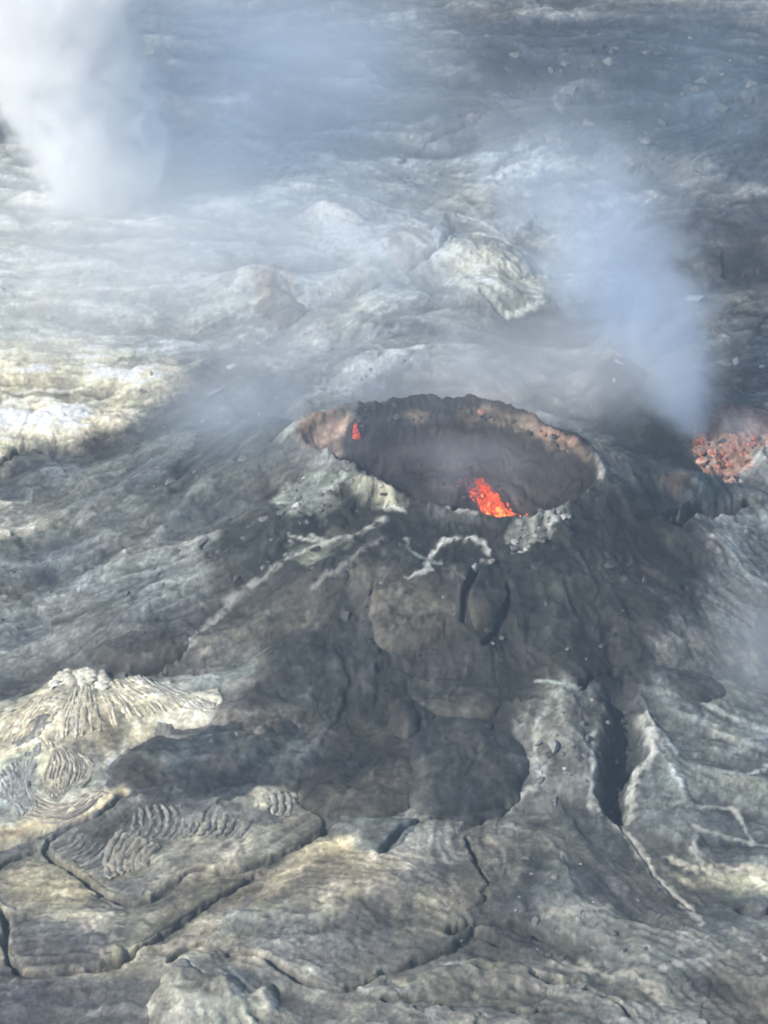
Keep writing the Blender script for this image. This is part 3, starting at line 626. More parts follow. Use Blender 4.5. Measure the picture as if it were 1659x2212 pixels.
def rope(parent, org, hgt, px, r, c, name='rope', lift=0.0, sink=.50):
    P = at(smooth_open(px, 2)); n = len(P); k = 8
    zz = hgt(P[:, 0], P[:, 1]); zz = np.convolve(np.pad(zz, 2, 'edge'), np.ones(5) / 5, 'valid')
    T = np.gradient(P, axis=0); T /= np.linalg.norm(T, axis=1)[:, None] + 1e-9; S = np.stack([T[:, 1], -T[:, 0]], 1)
    V = []; tt = np.linspace(0, 1, n); rad = r * (.35 + .65 * np.sin(np.pi * np.clip(tt, .03, .97)) ** .5) * (1 + .22 * rng.normal(size=n))
    jit = .18 * r * rng.normal(size=n)
    for j in range(k):
        a = 2 * np.pi * j / k; ox = np.cos(a) * rad; oz = np.sin(a) * rad * .95
        V.append(np.stack([P[:, 0] + S[:, 0] * (ox + jit), P[:, 1] + S[:, 1] * (ox + jit), zz + oz - sink * rad + lift + .2 * rad], 1))
    V = np.stack(V, 1).reshape(-1, 3) - org
    Fq = [(i * k + j, i * k + (j + 1) % k, (i + 1) * k + (j + 1) % k, (i + 1) * k + j) for i in range(n - 1) for j in range(k)]
    cc = np.array(c)[None, :] * np.exp(.28 * rng.normal(size=(len(V), 1)) + .15 * rng.normal())
    return link(name, mesh_np(name, V, np.array(Fq), np.clip(cc, .012, .75)), M_GROUND, parent)

# pale ropy flow at the left, sheen put into its albedo
J, Jo, Jh = lobe('ropy_lava_flow', [(-90,1530),(0,1510),(60,1498),(110,1465),(130,1446),(215,1440),(250,1475),(290,1455),(330,1470),(400,1490),(490,1480),(468,1550),(440,1574),(340,1568),(335,1595),(245,1640),(238,1690),(272,1712),(200,1762),(100,1802),(0,1830),(-90,1850)],
    .9, (.58,.52,.40), 'pale cream ropy lava flow draped down the left side of the field', 'lava flow', 2.2, c2=(.36,.355,.31), knob=.4, fold=([(-60,1640),(60,1560),(180,1500),(300,1480),(480,1500)], .95, .12))
def lerp(A, B, t): return [(a[0] * (1 - t) + b[0] * t, a[1] * (1 - t) + b[1] * t) for a, b in zip(A, B)]
def fan(A, Bx, n, r, c0, c1):
    for t in np.linspace(0, 1, n):
        q = np.clip(t + .03 * rng.normal(), 0, 1); w = rng.random() ** .8; w = w * .7 + .3 * t
        L = lerp(c5(A), c5(Bx), q); L = [(x + 2.0 * rng.normal(), y + 2.0 * rng.normal()) for x, y in L]
        a = .12 * rng.random(); b = .15 * rng.random(); L[0] = (L[0][0] * (1 - a) + L[1][0] * a, L[0][1] * (1 - a) + L[1][1] * a); L[-1] = (L[-1][0] * (1 - b) + L[-2][0] * b, L[-1][1] * (1 - b) + L[-2][1] * b)
        rope(J, Jo, Jh, L, r * (.75 + .5 * rng.random()), tuple(np.array(c0) * (1 - w) + np.array(c1) * w), sink=.70)
fan([(-20,600),(20,640),(35,700),(90,760)], [(190,440),(160,520),(115,620),(165,720)], 20, .28, (.21,.225,.21), (.30,.30,.27))
fan([(180,430),(230,520),(190,600),(220,690)], [(340,470),(400,520),(410,570),(340,640)], 18, .25, (.40,.35,.26), (.28,.27,.23))
fan([(330,180),(300,260),(270,330),(250,440)], [(560,150),(640,200),(740,240),(820,290)], 26, .28, (.52,.46,.34), (.40,.38,.31))
fan([(130,250),(80,310),(30,380),(-30,440)], [(320,240),(240,330),(190,400),(170,450)], 16, .28, (.58,.50,.36), (.46,.41,.31))
fan([(590,150),(650,210),(740,260),(830,300)], [(690,160),(760,200),(830,230),(890,290)], 9, .25, (.40,.39,.33), (.30,.30,.27))
fan([(150,640),(200,700),(300,700),(420,640)], [(100,780),(220,790),(340,760),(480,650)], 10, .26, (.40,.35,.27), (.30,.28,.24))
fan([(825,170),(870,165),(930,170),(960,180)], [(850,280),(880,290),(910,285),(925,280)], 7, .30, (.42,.41,.36), (.30,.30,.27))
for k in range(22):                     # knobbly crest of the flow
    a = rng.random(); px = 108 + 140 * a; py = 1462 + 26 * rng.random() + 12 * abs(a - .5)
    rope(J, Jo, Jh, [(px, py - 6), (px + 6 * rng.normal(), py + 3), (px + 3 + 5 * rng.normal(), py + 12)], .55 + .35 * rng.random(), (.56,.54,.45), 'knob')

# ropy plate framed by dark cracks
K, Ko, Kh = lobe('ropy_lava_plate', c5([(205,868),(222,838),(340,785),(440,750),(545,665),(640,632),(790,645),(830,685),(1000,695),(1110,650),(1260,612),(1310,700),(1400,730),(1390,790),(1250,855),(1130,905),(1020,940),(850,930),(750,1000),(660,1060),(580,1085),(530,1075),(450,1030),(350,980),(270,935),(215,895)]),
    .3, (.23,.215,.18), 'grey brown crust plate with crescent ropes framed by dark cracks', 'lava plate', .5, c2=(.15,.143,.125), knob=.22, rag=.35, plate=True,
    fold=(c5([(660,1075),(850,945),(1020,950),(1400,770)]), .9, .10))
for x in np.linspace(560, 1050, 15):
    x = x + 6 * rng.normal(); rope(K, Ko, Kh, c5([(x, 680), (x + 24, 715), (x + 30, 765), (x + 10, 815), (x - 20, 840)]), .36, (.21,.205,.18))
for k in range(11):
    a = k / 10.; p0 = np.array([225 + 195 * a, 868 + 150 * a]); p1 = p0 + np.array([110 + 30 * a, -60 - 45 * a]); mid = (p0 + p1) / 2 + np.array([14, 14])
    rope(K, Ko, Kh, c5([tuple(p0), tuple(mid), tuple(p1)]), .30, (.17,.165,.15))
for k in range(7):
    dx = k * 28; rope(K, Ko, Kh, c5([(520 + dx, 800 + .4 * dx), (470 + dx, 880 + .2 * dx), (450 + dx, 960), (480 + dx, 1005 - .5 * dx)]), .55, (.33,.30,.24) if k % 2 else (.26,.25,.21))
for k in range(6):
    rope(K, Ko, Kh, c5([(1080 + k * 32, 655 - k * 6), (1092 + k * 32, 700), (1076 + k * 32, 745)]), .5, (.33,.31,.26))

# plates and mounds of the foreground
PT, PTo, PTh = lobe('lava_plate', c5([(-60,1000),(60,945),(190,900),(290,990),(420,1070),(540,1130),(640,1125),(860,985),(1010,992),(1085,985),(900,1080),(780,1160),(650,1250),(540,1325),(420,1370),(160,1395),(75,1375),(40,1300),(45,1200),(10,1130),(-60,1120)]),
    .25, (.24,.218,.178), 'smooth tan brown crust plate between two long dark cracks at lower left', 'lava plate', .5, c2=(.12,.112,.10), knob=.25, rag=.35, plate=True, fold=(c5([(0,1230),(240,1190),(500,1200),(680,1110),(1000,980)]), 1.3, .14))
QT, QTo, QTh = lobe('lava_dome', [(480,2000),(520,1950),(600,1890),(705,1822),(760,1852),(810,1858),(880,1840),(900,1806),(1000,1800),(1055,1900),(1010,1985),(955,2015),(1000,2035),(950,2068),(860,2105),(760,2132),(690,2110),(600,2072),(480,2055)],
    .4, (.215,.193,.158), 'large low dome of grey tan crust with curved flow lines, bottom centre', 'lava dome', 4.5, c2=(.15,.14,.125), knob=.55, rag=1.3, merge=(.45, .95), fold=([(470,1960),(600,1905),(740,1915),(860,1965),(990,2030)], 1.1, .13))
lobe('lava_mound', c5([(620,1500),(690,1440),(720,1370),(800,1340),(850,1400),(930,1420),(1000,1400),(1040,1460),(1090,1500),(1140,1440),(1190,1450),(1210,1540),(1180,1700),(640,1720)]),
    .9, (.27,.26,.225), 'pale grey knobbly lava mound at the bottom edge, left of centre', 'lava mound', 1.6, c2=(.15,.145,.13), knob=.75, rag=.9)
lobe('lava_mound', [(484,1985),(505,1962),(540,1958),(565,1975),(560,2000),(520,2020),(480,2030),(465,2015)], .6, (.20,.205,.185), 'small pale grey hump beside the long diagonal crack', 'lava mound', 1.4, knob=.4, rag=.9)
lobe('lava_mound', [(530,1955),(570,1930),(610,1955),(612,1975),(580,1985),(545,1975)], .6, (.25,.24,.18), 'small tan lump at the upper end of the diagonal crack', 'lava mound', 1.2, knob=.4)
lobe('lava_lobe', [(830,2110),(960,2085),(1060,2060),(1160,2090),(1210,2150),(1120,2180),(960,2175),(850,2150)], .7, (.095,.09,.08), 'rough brown black slab at the bottom edge, right of centre', 'lava lobe', 1.2, knob=.6, c2=(.15,.14,.11))

# dark lobes at the foot of the cone
G1 = 'dark lava lobes at the foot of the cone'
lobe('lava_lobe', [(233,1660),(250,1625),(330,1580),(375,1590),(440,1572),(490,1525),(560,1475),(640,1430),(720,1450),(770,1540),(730,1630),(665,1690),(570,1724),(490,1746),(430,1732),(400,1702),(330,1712),(272,1710),(240,1692)], 1.2, (.040,.046,.049),
     'long dark lava lobe reaching left over the pale ropy flow', 'lava lobe', 2.6, G1, c2=(.050,.047,.043), knob=.5, rag=1.0, merge=(.25,.8))
B1, B1o, B1h = lobe('lava_lobe', [(640,1702),(660,1650),(690,1625),(720,1540),(790,1500),(870,1520),(905,1610),(920,1690),(900,1748),(810,1772),(740,1766),(690,1756),(648,1728)], 1.5, (.038,.035,.031),
     'brown black lobe with fine vertical wrinkles, left of the smooth rounded lobe', 'lava lobe', 4.5, G1, c2=(.055,.050,.044), knob=.5, rag=.9, fold=([(650,1745),(700,1760),(780,1775),(870,1750)], .9, .13), merge=(.35,.9))
lobe('lava_lobe', [(868,1744),(872,1680),(880,1600),(920,1540),(1000,1520),(1080,1560),(1130,1598),(1153,1640),(1146,1690),(1112,1740),(1050,1768),(960,1757)], 2.2, (.027,.0285,.030),
     'smooth rounded dark lobe bulging below the cone, right of the wrinkled lobe', 'lava lobe', 6.0, G1, knob=.45, rag=.9, c2=(.050,.050,.048), merge=(.5,1.05))
C_, Co, Ch = lobe('lava_lobe', [(707,1750),(760,1752),(830,1762),(880,1764),(960,1766),(930,1790),(890,1800),(862,1836),(800,1848),(758,1840),(714,1812)], .8, (.10,.105,.10),
     'small grey green fan shaped toe spreading under the wrinkled dark lobe', 'lava lobe', 1.6, G1, knob=.25, merge=(.5,1))
lobe('lava_lobe', [(838,1482),(870,1470),(905,1520),(906,1572),(880,1602),(850,1587),(838,1540)], 1.8, (.062,.055,.05), 'small brown tongue of lava hanging above the gap between two lobes', 'lava lobe', 2.0, G1, merge=(.3,.9))
lobe('lava_lobe', [(870,1460),(930,1440),(1000,1460),(1070,1490),(1085,1530),(1040,1550),(960,1548),(900,1520)], 1.2, (.066,.062,.056), 'flat brown grey lobe with a pale lower edge on the cone flank', 'lava lobe', 2.0, G1, c2=(.09,.085,.07), fold=([(860,1450),(960,1500),(1090,1540)], 1.0, .12), merge=(.25,.8))
G2 = 'slabs on the cone front'
lobe('lava_slab', [(946,1212),(985,1182),(1045,1180),(1060,1212),(1040,1242),(1000,1262),(962,1242)], 1.0, (.040,.040,.038), 'dark rounded slab under the bright white crust line', 'lava slab', 1.4, G2, merge=(.2,.8))
lobe('lava_slab', [(1006,1262),(1035,1244),(1088,1262),(1100,1300),(1070,1345),(1022,1370),(1002,1312)], 1.3, (.062,.056,.048), 'brown dark bulging slab beside the curved dark crack', 'lava slab', 1.8, G2, merge=(.3,.9))
lobe('lava_slab', [(770,1230),(830,1200),(890,1215),(960,1290),(970,1360),(900,1412),(820,1402),(785,1340)], 1.2, (.070,.062,.052), 'large brown knobbly bulge high on the cone front', 'lava slab', 2.5, G2, knob=.8, c2=(.12,.11,.095), merge=(.25,.85))
lobe('lava_lobe', [(1390,1412),(1470,1402),(1540,1440),(1582,1482),(1560,1512),(1500,1522),(1450,1492),(1400,1462)], 1.3, (.055,.058,.062), 'dark rounded lobe on the right side below the cone', 'lava lobe', 2.0, knob=.3, merge=(.2,.8))
lobe('lava_lobe', [(190,1402),(240,1352),(300,1336),(400,1330),(440,1362),(400,1412),(330,1446),(280,1452),(210,1432)], 1.4, (.07,.066,.06), 'dark brown rough lobe behind the crest of the pale ropy flow', 'lava lobe', 1.8, knob=.6, c2=(.10,.098,.09), merge=(.3,.9))
lobe('lava_lobe', [(330,1470),(380,1450),(470,1445),(560,1405),(590,1390),(560,1450),(490,1485),(410,1512),(380,1500)], .8, (.14,.148,.14), 'grey green lobe between the pale flow and the dark cone', 'lava lobe', 1.2, knob=.4, merge=(.3,.9))
# far slabs and humps
lobe('lava_dome', [(650,460),(680,438),(715,434),(760,448),(800,470),(790,490),(720,478)], 1.0, (.36,.34,.325), 'pale pinkish domed slab far behind the crater, left one', 'lava dome', 2.4, res=.25, rag=1.2, knob=.5)
lobe('lava_dome', [(838,520),(862,502),(900,503),(938,530),(942,552),(905,562),(880,585),(850,560)], 1.5, (.31,.28,.265), 'pinkish grey domed slab beside the dark gap, far behind the crater', 'lava dome', 2.6, res=.25, rag=.8, knob=.5)
lobe('tilted_slab', [(926,520),(940,482),(972,478),(988,500),(994,520),(960,545)], 1.5, (.24,.26,.27), 'blue grey tilted slab standing in the dark gap behind the crater', 'lava slab', .8, plate=True, res=.25)
lobe('lava_dome', [(975,480),(1040,490),(1090,520),(1140,560),(1160,600),(1100,610),(1000,600),(945,570)], 1.6, (.34,.335,.30), 'large pale cream broken dome far behind the crater', 'lava dome', 3.0, knob=1.0, rag=1.6, res=.25, merge=(.3, 1.0))
lobe('spatter_mound', [(545,640),(565,600),(590,578),(620,600),(648,640),(660,680),(610,700),(560,680)], 1.0, (.24,.20,.165), 'tan brown spatter mound with two small peaks beyond the cone', 'spatter mound', 3.0, knob=1.3, rag=1.6, res=.25, c2=(.15,.15,.14))

# ------------------------------------------------------------------ loose rocks (shared meshes)
def rock_mesh(k, n=16, flat=.7):
    import bmesh
    bm = bmesh.new(); r = np.random.default_rng(k)
    for _ in range(n):
        p = r.normal(size=3); p /= np.linalg.norm(p); p *= .75 + .3 * r.random(); p[2] *= flat; p[0] *= 1 + .25 * (k % 3); bm.verts.new(p)
    res = bmesh.ops.convex_hull(bm, input=bm.verts[:]); 
    bmesh.ops.delete(bm, geom=[g for g in res['geom_interior'] if isinstance(g, bmesh.types.BMVert)], context='VERTS')
    me = bpy.data.meshes.new('rock'); bm.to_mesh(me); bm.free(); return me
ROCK = {}
for mn, mt in (('d', M_DARK), ('g', M_GREY), ('p', M_PALE), ('r', M_RUST), ('k', M_PINK), ('y', M_YEL)):
    ROCK[mn] = []
    for k in range(6):
        me = rock_mesh(k + 10); me.materials.append(mt); ROCK[mn].append(me)
def put_rock(name, kind, x, y, z, s, parent=None, off=(0, 0, 0), sz=(1, 1, 1), rz=None):
    o = link(name, ROCK[kind][rng.integers(6)], None, parent, (x - off[0], y - off[1], z - off[2]))
    o.scale = (s * sz[0], s * sz[1], s * sz[2]); o.rotation_euler = (.4 * rng.normal(), .4 * rng.normal(), rng.random() * 6.28 if rz is None else rz); return o
def scatter(poly, n, kinds, smin, smax, name, parent, off=(0, 0, 0)):
    P = np.array(poly, float); lo, hi = P.min(0), P.max(0); pts = []
    while len(pts) < n:
        q = lo + rng.random((n * 3, 2)) * (hi - lo); q = q[sdf(q[:, 0], q[:, 1], P) < 0]; pts += list(q)
    W = at(np.array(pts[:n])); zz = gz(W[:, 0], W[:, 1])
    for (x, y), z in zip(W, zz):
        s = smin + (smax - smin) * rng.random() ** 2.5
        put_rock(name, kinds[rng.integers(len(kinds))], x, y, z - .12 * s, s, parent, off)
scatter([(1080,1175),(1130,1128),(1200,1102),(1240,1110),(1180,1165),(1120,1200)], 46, 'ppgg', .25, .8, 'block', cone, cb)
scatter([(580,1090),(640,1020),(720,1010),(880,1090),(760,1130),(640,1140)], 40, 'pggg', .25, .8, 'block', cone, cb)
scatter([(1000,872),(1070,874),(1180,920),(1260,965),(1250,990),(1140,940),(1000,900)], 26, 'dddgr', .3, .75, 'block', cone, cb)
scatter([(660,1180),(1300,1150),(1450,1300),(1250,1450),(700,1420)], 70, 'ddddg', .3, .9, 'block', cone, cb)
scatter([(480,1150),(650,1050),(640,1250),(420,1300)], 22, 'ggd', .3, .9, 'block', cone, cb)
scatter([(1140,1480),(1290,1480),(1280,1760),(1140,1740)], 24, 'ggp', .25, .7, 'block', cone, cb)
scatter([(1000,60),(1650,60),(1650,360),(1250,340)], 70, 'ddgg', .5, 1.8, 'boulder', ground)
scatter([(300,820),(640,780),(560,1000),(330,1060)], 26, 'ggg', .3, 1.0, 'boulder', ground)
scatter([(0,1180),(420,1180),(380,1330),(0,1420)], 20, 'ggg', .3, .9, 'boulder', ground)
scatter([(480,250),(900,330),(900,440),(500,420)], 24, 'gggp', .5, 1.3, 'boulder', ground)
scatter([(40,560),(520,560),(520,760),(40,720)], 14, 'p', .4, .9, 'boulder', ground)
scatter([(640,700),(900,760),(840,850),(700,840)], 14, 'gp', .4, 1.0, 'boulder', ground)
scatter([(880,1800),(1480,1900),(1500,2150),(1000,2030)], 40, 'ggp', .2, .6, 'boulder', ground)

scatter([(760,890),(860,872),(960,868),(1000,874),(990,900),(860,905),(770,915)], 16, 'ddd', .3, .7, 'block', cone, cb)
scatter([(900,990),(1180,1000),(1240,1040),(1150,1090),(960,1080)], 22, 'ddd', .25, .7, 'block', cone, cb)
scatter([(1360,1490),(1385,1600),(1350,1740),(1300,1730),(1310,1560)], 14, 'dgd', .25, .6, 'boulder', ground)
# single rocks that stand out
def boulder(px, py, s, kind, label, sz=(1, 1, .9), up=.2):
    x, y = at([(px, py)])[0]; z = float(gz(x, y)[0]); o = put_rock('boulder', kind, x, y, z + up * s, s, sz=sz); o.rotation_euler = (0.1, 0.1, rng.random() * 6); tag(o, label, 'boulder'); return o
boulder(1195, 1622, .95, 'p', 'single white boulder on the dark ground left of the drained channel', (.8, .9, 1.4))
boulder(1226, 1682, .45, 'p', 'small pale stone just below and right of the white boulder', (1.3, .7, .7))
boulder(1312, 1553, .45, 'p', 'small white stone at the upper edge of the drained channel')
boulder(1335, 797, .7, 'p', 'bright white cap rock on top of the dark mound behind the crater', (1.6, .9, .6), .5)
boulder(1328, 830, .5, 'p', 'narrow white rock on the shaded face of the dark mound', (.7, .7, 1.6), .6)
boulder(1500, 652, 1.0, 'p', 'long white slab lying on dark ground right of the blue smoke', (1.6, 1.0, .8))
boulder(1590, 788, .9, 'p', 'upright pale grey rock above the rust red vent', (.7, .7, 1.5), .5)
boulder(1646, 797, .6, 'p', 'little white rock at the right edge above the rust red vent')
boulder(1183, 607, .8, 'p', 'white rock at the right end of the pale broken dome')
boulder(500, 795, 1.0, 'p', 'pale grey rock on the dark slope left of the crater', (1.2, .9, .8))
boulder(462, 852, .9, 'p', 'elongated white rock left of the crater, below the pale grey one', (1.9, .6, .6))
boulder(437, 1192, .9, 'p', 'elongated white stone lying alone on the dark left flank', (2.0, .6, .6))
boulder(1062, 1222, .5, 'p', 'small white stone at the top of the curved dark crack')

# ------------------------------------------------------------------ rust red vent at the right
vx, vy = at([(1560, 970)])[0]; vz = float(macro(vx, vy)); vo = np.array([vx, vy, vz])
vent = empty('spatter_vent', vo, 'rust red spatter vent with pale crusted rim at the right edge', 'spatter vent')
VP = c4([(1335,510),(1400,515),(1450,585),(1500,530),(1560,520),(1620,570),(1600,630),(1560,650),(1580,720),(1530,755),(1480,745),(1440,700),(1400,715),(1365,680),(1340,615)])
Vm = at(smooth_closed(VP, 1)); lo, hi = Vm.min(0) - 1, Vm.max(0) + 1
gx, gy = np.meshgrid(np.arange(lo[0], hi[0], .16), np.arange(lo[1], hi[1], .2)); xr, yr = gx.ravel(), gy.ravel()
d = -(sdf(xr, yr, Vm) + .7 * fbm(xr, yr, .4, 3, seed=9)); rid = fbm(xr, yr, .45, 4, True, seed=15)
zz = macro(xr, yr) + np.where(d < 0, np.maximum(d * 3, -1.5), .9 * np.sqrt(np.clip(d / 1.5, 0, 1)) + 1.2 * (rid - .3) * np.clip(d / 1.2, 0, 1))
cc = np.array([.24, .13, .10]) * np.exp(.7 * (rid - .35) + .3 * fbm(xr, yr, .8, 3))[:, None]
m = sst(-.05, .35, fbm(xr, yr, .35, 3, seed=44))[:, None]; cc = cc * (1 - m) + m * np.array([.42, .31, .26])
ii = np.arange(gx.size).reshape(gx.shape); kp = (d > -.45).reshape(gx.shape); km = kp[:-1, :-1] & kp[1:, :-1] & kp[:-1, 1:] & kp[1:, 1:]
Fq = np.stack([ii[:-1, :-1], ii[:-1, 1:], ii[1:, 1:], ii[1:, :-1]], -1)[km]
v, f, c = sub(np.stack([xr, yr, zz], 1), Fq.reshape(-1, 4), np.clip(cc, .012, .7), slice(None), vo); link('spatter_crust', mesh_np('spatter_crust', v, f, c), M_GROUND, vent)
W = at([(1500 + 130 * rng.random(), 915 + 110 * rng.random()) for _ in range(90)]); W = W[sdf(W[:, 0], W[:, 1], Vm) < 0]
for x, y in W: put_rock('spatter_block', 'rrrkkddg'[rng.integers(8)], x, y, float(macro(x, y)) + .75 + .4 * rng.random(), .22 + .85 * rng.random() ** 2.5, vent, vo)
for (px, py), kd in zip([(1497,918),(1501,930),(1502,945),(1505,990),(1510,1005),(1518,1016),(1530,1022),(1590,1045),(1599,1052)], 'pkyyppppp'):
    x, y = at([(px, py)])[0]; put_rock('crusted_block', kd, x, y, float(macro(x, y)) + .9, .42, vent, vo, (.8, .8, 1.4))

its = []
for x, y in W[:26]: its.append((np.array([x - vx, y - vy, float(macro(x, y)) + .95 + .3 * rng.random() - vz]), (.3 * rng.normal(), 0, 1), .28 + .25 * rng.random(), .3 + .25 * rng.random()))
# ------------------------------------------------------------------ lava fountain at the near rim
fxy = atz([(1088, 1128)], 11.3)[0]; fo = np.array([fxy[0], fxy[1] + 1.0, 10.4])
fount = empty('lava_fountain', fo, 'bright orange lava fountain spraying up inside the near rim of the crater', 'lava fountain')
def blob_mesh(name, items, mat, parent):      # items: centre, direction, length, radius -> stretched irregular clots
    base = [(0,0,1),(.9,0,.25),(.28,.85,.25),(-.73,.53,.25),(-.73,-.53,.25),(.28,-.85,.25),(.73,.53,-.35),(-.28,.85,-.35),(-.9,0,-.35),(-.28,-.85,-.35),(.73,-.53,-.35),(0,0,-1)]
    tri = [(0,1,2),(0,2,3),(0,3,4),(0,4,5),(0,5,1),(1,6,2),(2,7,3),(3,8,4),(4,9,5),(5,10,1),(6,7,2),(7,8,3),(8,9,4),(9,10,5),(10,6,1),(11,7,6),(11,8,7),(11,9,8),(11,10,9),(11,6,10)]
    base = np.array(base); V = []; Fc = []
    for cpos, dr, ln, rd in items:
        q = Vector(dr).to_track_quat('Z', 'Y').to_matrix(); b = base * (1 + .3 * rng.normal(size=(12, 1))) * np.array([rd, rd, ln])
        V.append(b @ np.array(q).T + cpos); Fc.append(np.array(tri) + 12 * (len(V) - 1))
    return link(name, mesh_np(name, np.concatenate(V), np.concatenate(Fc), smooth=True), mat, parent)
hot, mid, cool = [], [], []
def jet(n, top, base_w, lean, spread, sel):
    for _ in range(n):
        t = rng.random() ** 1.25; w = base_w * (1 - t) + spread * t
        p = np.array([lean[0] * t + lean[2] * t * t + w * rng.normal() * .5, lean[1] * t + .7 * w * rng.normal() * .5, top * t * (1.0 + .1 * rng.normal())])
        dr = np.array([lean[0] + 2 * lean[2] * t, lean[1], top]) + .8 * rng.normal(size=3); dr /= np.linalg.norm(dr)
        r = (.24 * (1 - t) + .07) * (.6 + .8 * rng.random()); L_ = r * (1.1 + .8 * rng.random())
        k = t + .16 * rng.normal() + .05; (hot if k < .38 else mid if k < .8 else cool).append((p, dr, L_, r)) if sel is None else sel.append((p, dr, L_, r))
jet(420, 5.9, 2.0, (-2.3, .3, -1.1), .40, None); jet(70, 5.0, 1.5, (-3.4, .2, -1.2), .3, None); jet(45, 1.6, 2.8, (.2, .2, .2), 2.0, None)
for _ in range(50):
    t = rng.random(); p = np.array([-4.6 * t + 1.0 * rng.normal(), .5 * rng.normal(), 6.6 * t + .5 * rng.normal()]); cool.append((p, (0, 0, 1), .13, .08))
for nm, it, mt in (('hot_core', hot, M_HOT), ('orange_spray', mid, M_MID), ('red_spray', cool, M_COOL)):
    o = blob_mesh(nm, it, mt, fount); o['kind'] = 'stuff'
# glowing fine spray and gas between the clots
m = bpy.data.materials.new('glowing_spray'); nt, N, Lk = nodes(m); N.remove(N['Principled BSDF'])
em = N.new('ShaderNodeEmission'); em.inputs[0].default_value = (1, .085, .03, 1); Lk.new(em.outputs[0], N['Material Output'].inputs['Volume'])
tc = N.new('ShaderNodeTexCoord'); nz = N.new('ShaderNodeTexNoise'); nz.inputs['Scale'].default_value = .55; nz.inputs['Detail'].default_value = 3; Lk.new(tc.outputs['Object'], nz.inputs['Vector'])
mr = N.new('ShaderNodeMapRange'); mr.inputs[1].default_value = .35; mr.inputs[2].default_value = .7; mr.inputs[3].default_value = .15; mr.inputs[4].default_value = .95; Lk.new(nz.outputs[0], mr.inputs[0]); Lk.new(mr.outputs[0], em.inputs[1])
V = []; Fc = []
for lean, top, r0, r1 in ((-2.7, 6.3, 2.0, .45), (-4.9, 5.7, 1.1, .25)):
    o0 = len(V)
    for i in range(9):
        t = i / 8; rr = (r0 * (1 - t) + r1 * t) * (.35 if i == 8 else 1)
        for j in range(10):
            a = j * .6283; V.append((lean * t * (.7 + .3 * t) + rr * math.cos(a) * (1 + .15 * rng.normal()) - (1.0 if lean < -4 else 0) * (1 - t), .6 * rr * math.sin(a) + .3 * t, -.4 + (top + .4) * t))
    for i in range(8):
        for j in range(10): Fc.append((o0 + i * 10 + j, o0 + i * 10 + (j + 1) % 10, o0 + (i + 1) * 10 + (j + 1) % 10, o0 + (i + 1) * 10 + j))
    Fc += [tuple(o0 + 9 - j for j in range(10)), tuple(o0 + 80 + j for j in range(10))]
me = bpy.data.meshes.new('glowing_spray'); me.from_pydata(V, [], Fc); me.update(); o = link('glowing_spray', me, m, fount); o['kind'] = 'stuff'
M_DIM = glow('added_vent_glow', (1, .20, .10), .22, (.3, .13, .09))  # faint glow added to brighten the rust red vent
blob_mesh('added_vent_glow', its, M_DIM, vent)['kind'] = 'stuff'
# glowing opening in the far left crater wall
ox, oy = at([(772, 940)])[0]; oz = float(gz(ox, oy)[0])
op = empty('lava_opening', (ox, oy, oz), 'small glowing red orange lava opening in the left crater wall', 'lava opening')
its = [];
for _ in range(46):
    t = rng.random(); its.append((np.array([-.55 + 1.0 * (1 - t) * (rng.random() - .2) + .25, -.3 + .2 * rng.normal(), -.2 + 1.9 * t]), (.2, 0, 1), .34, .22))
blob_mesh('molten_spatter', its, M_COOL, op)
for a in np.linspace(0, 6.28, 12)[:-1]:
    put_rock('rim_block', 'd', ox + .95 * math.cos(a) - .2, oy + .1 + .25 * math.sin(a), oz + .8 + 1.25 * math.sin(a), .42, op, (ox, oy, oz))

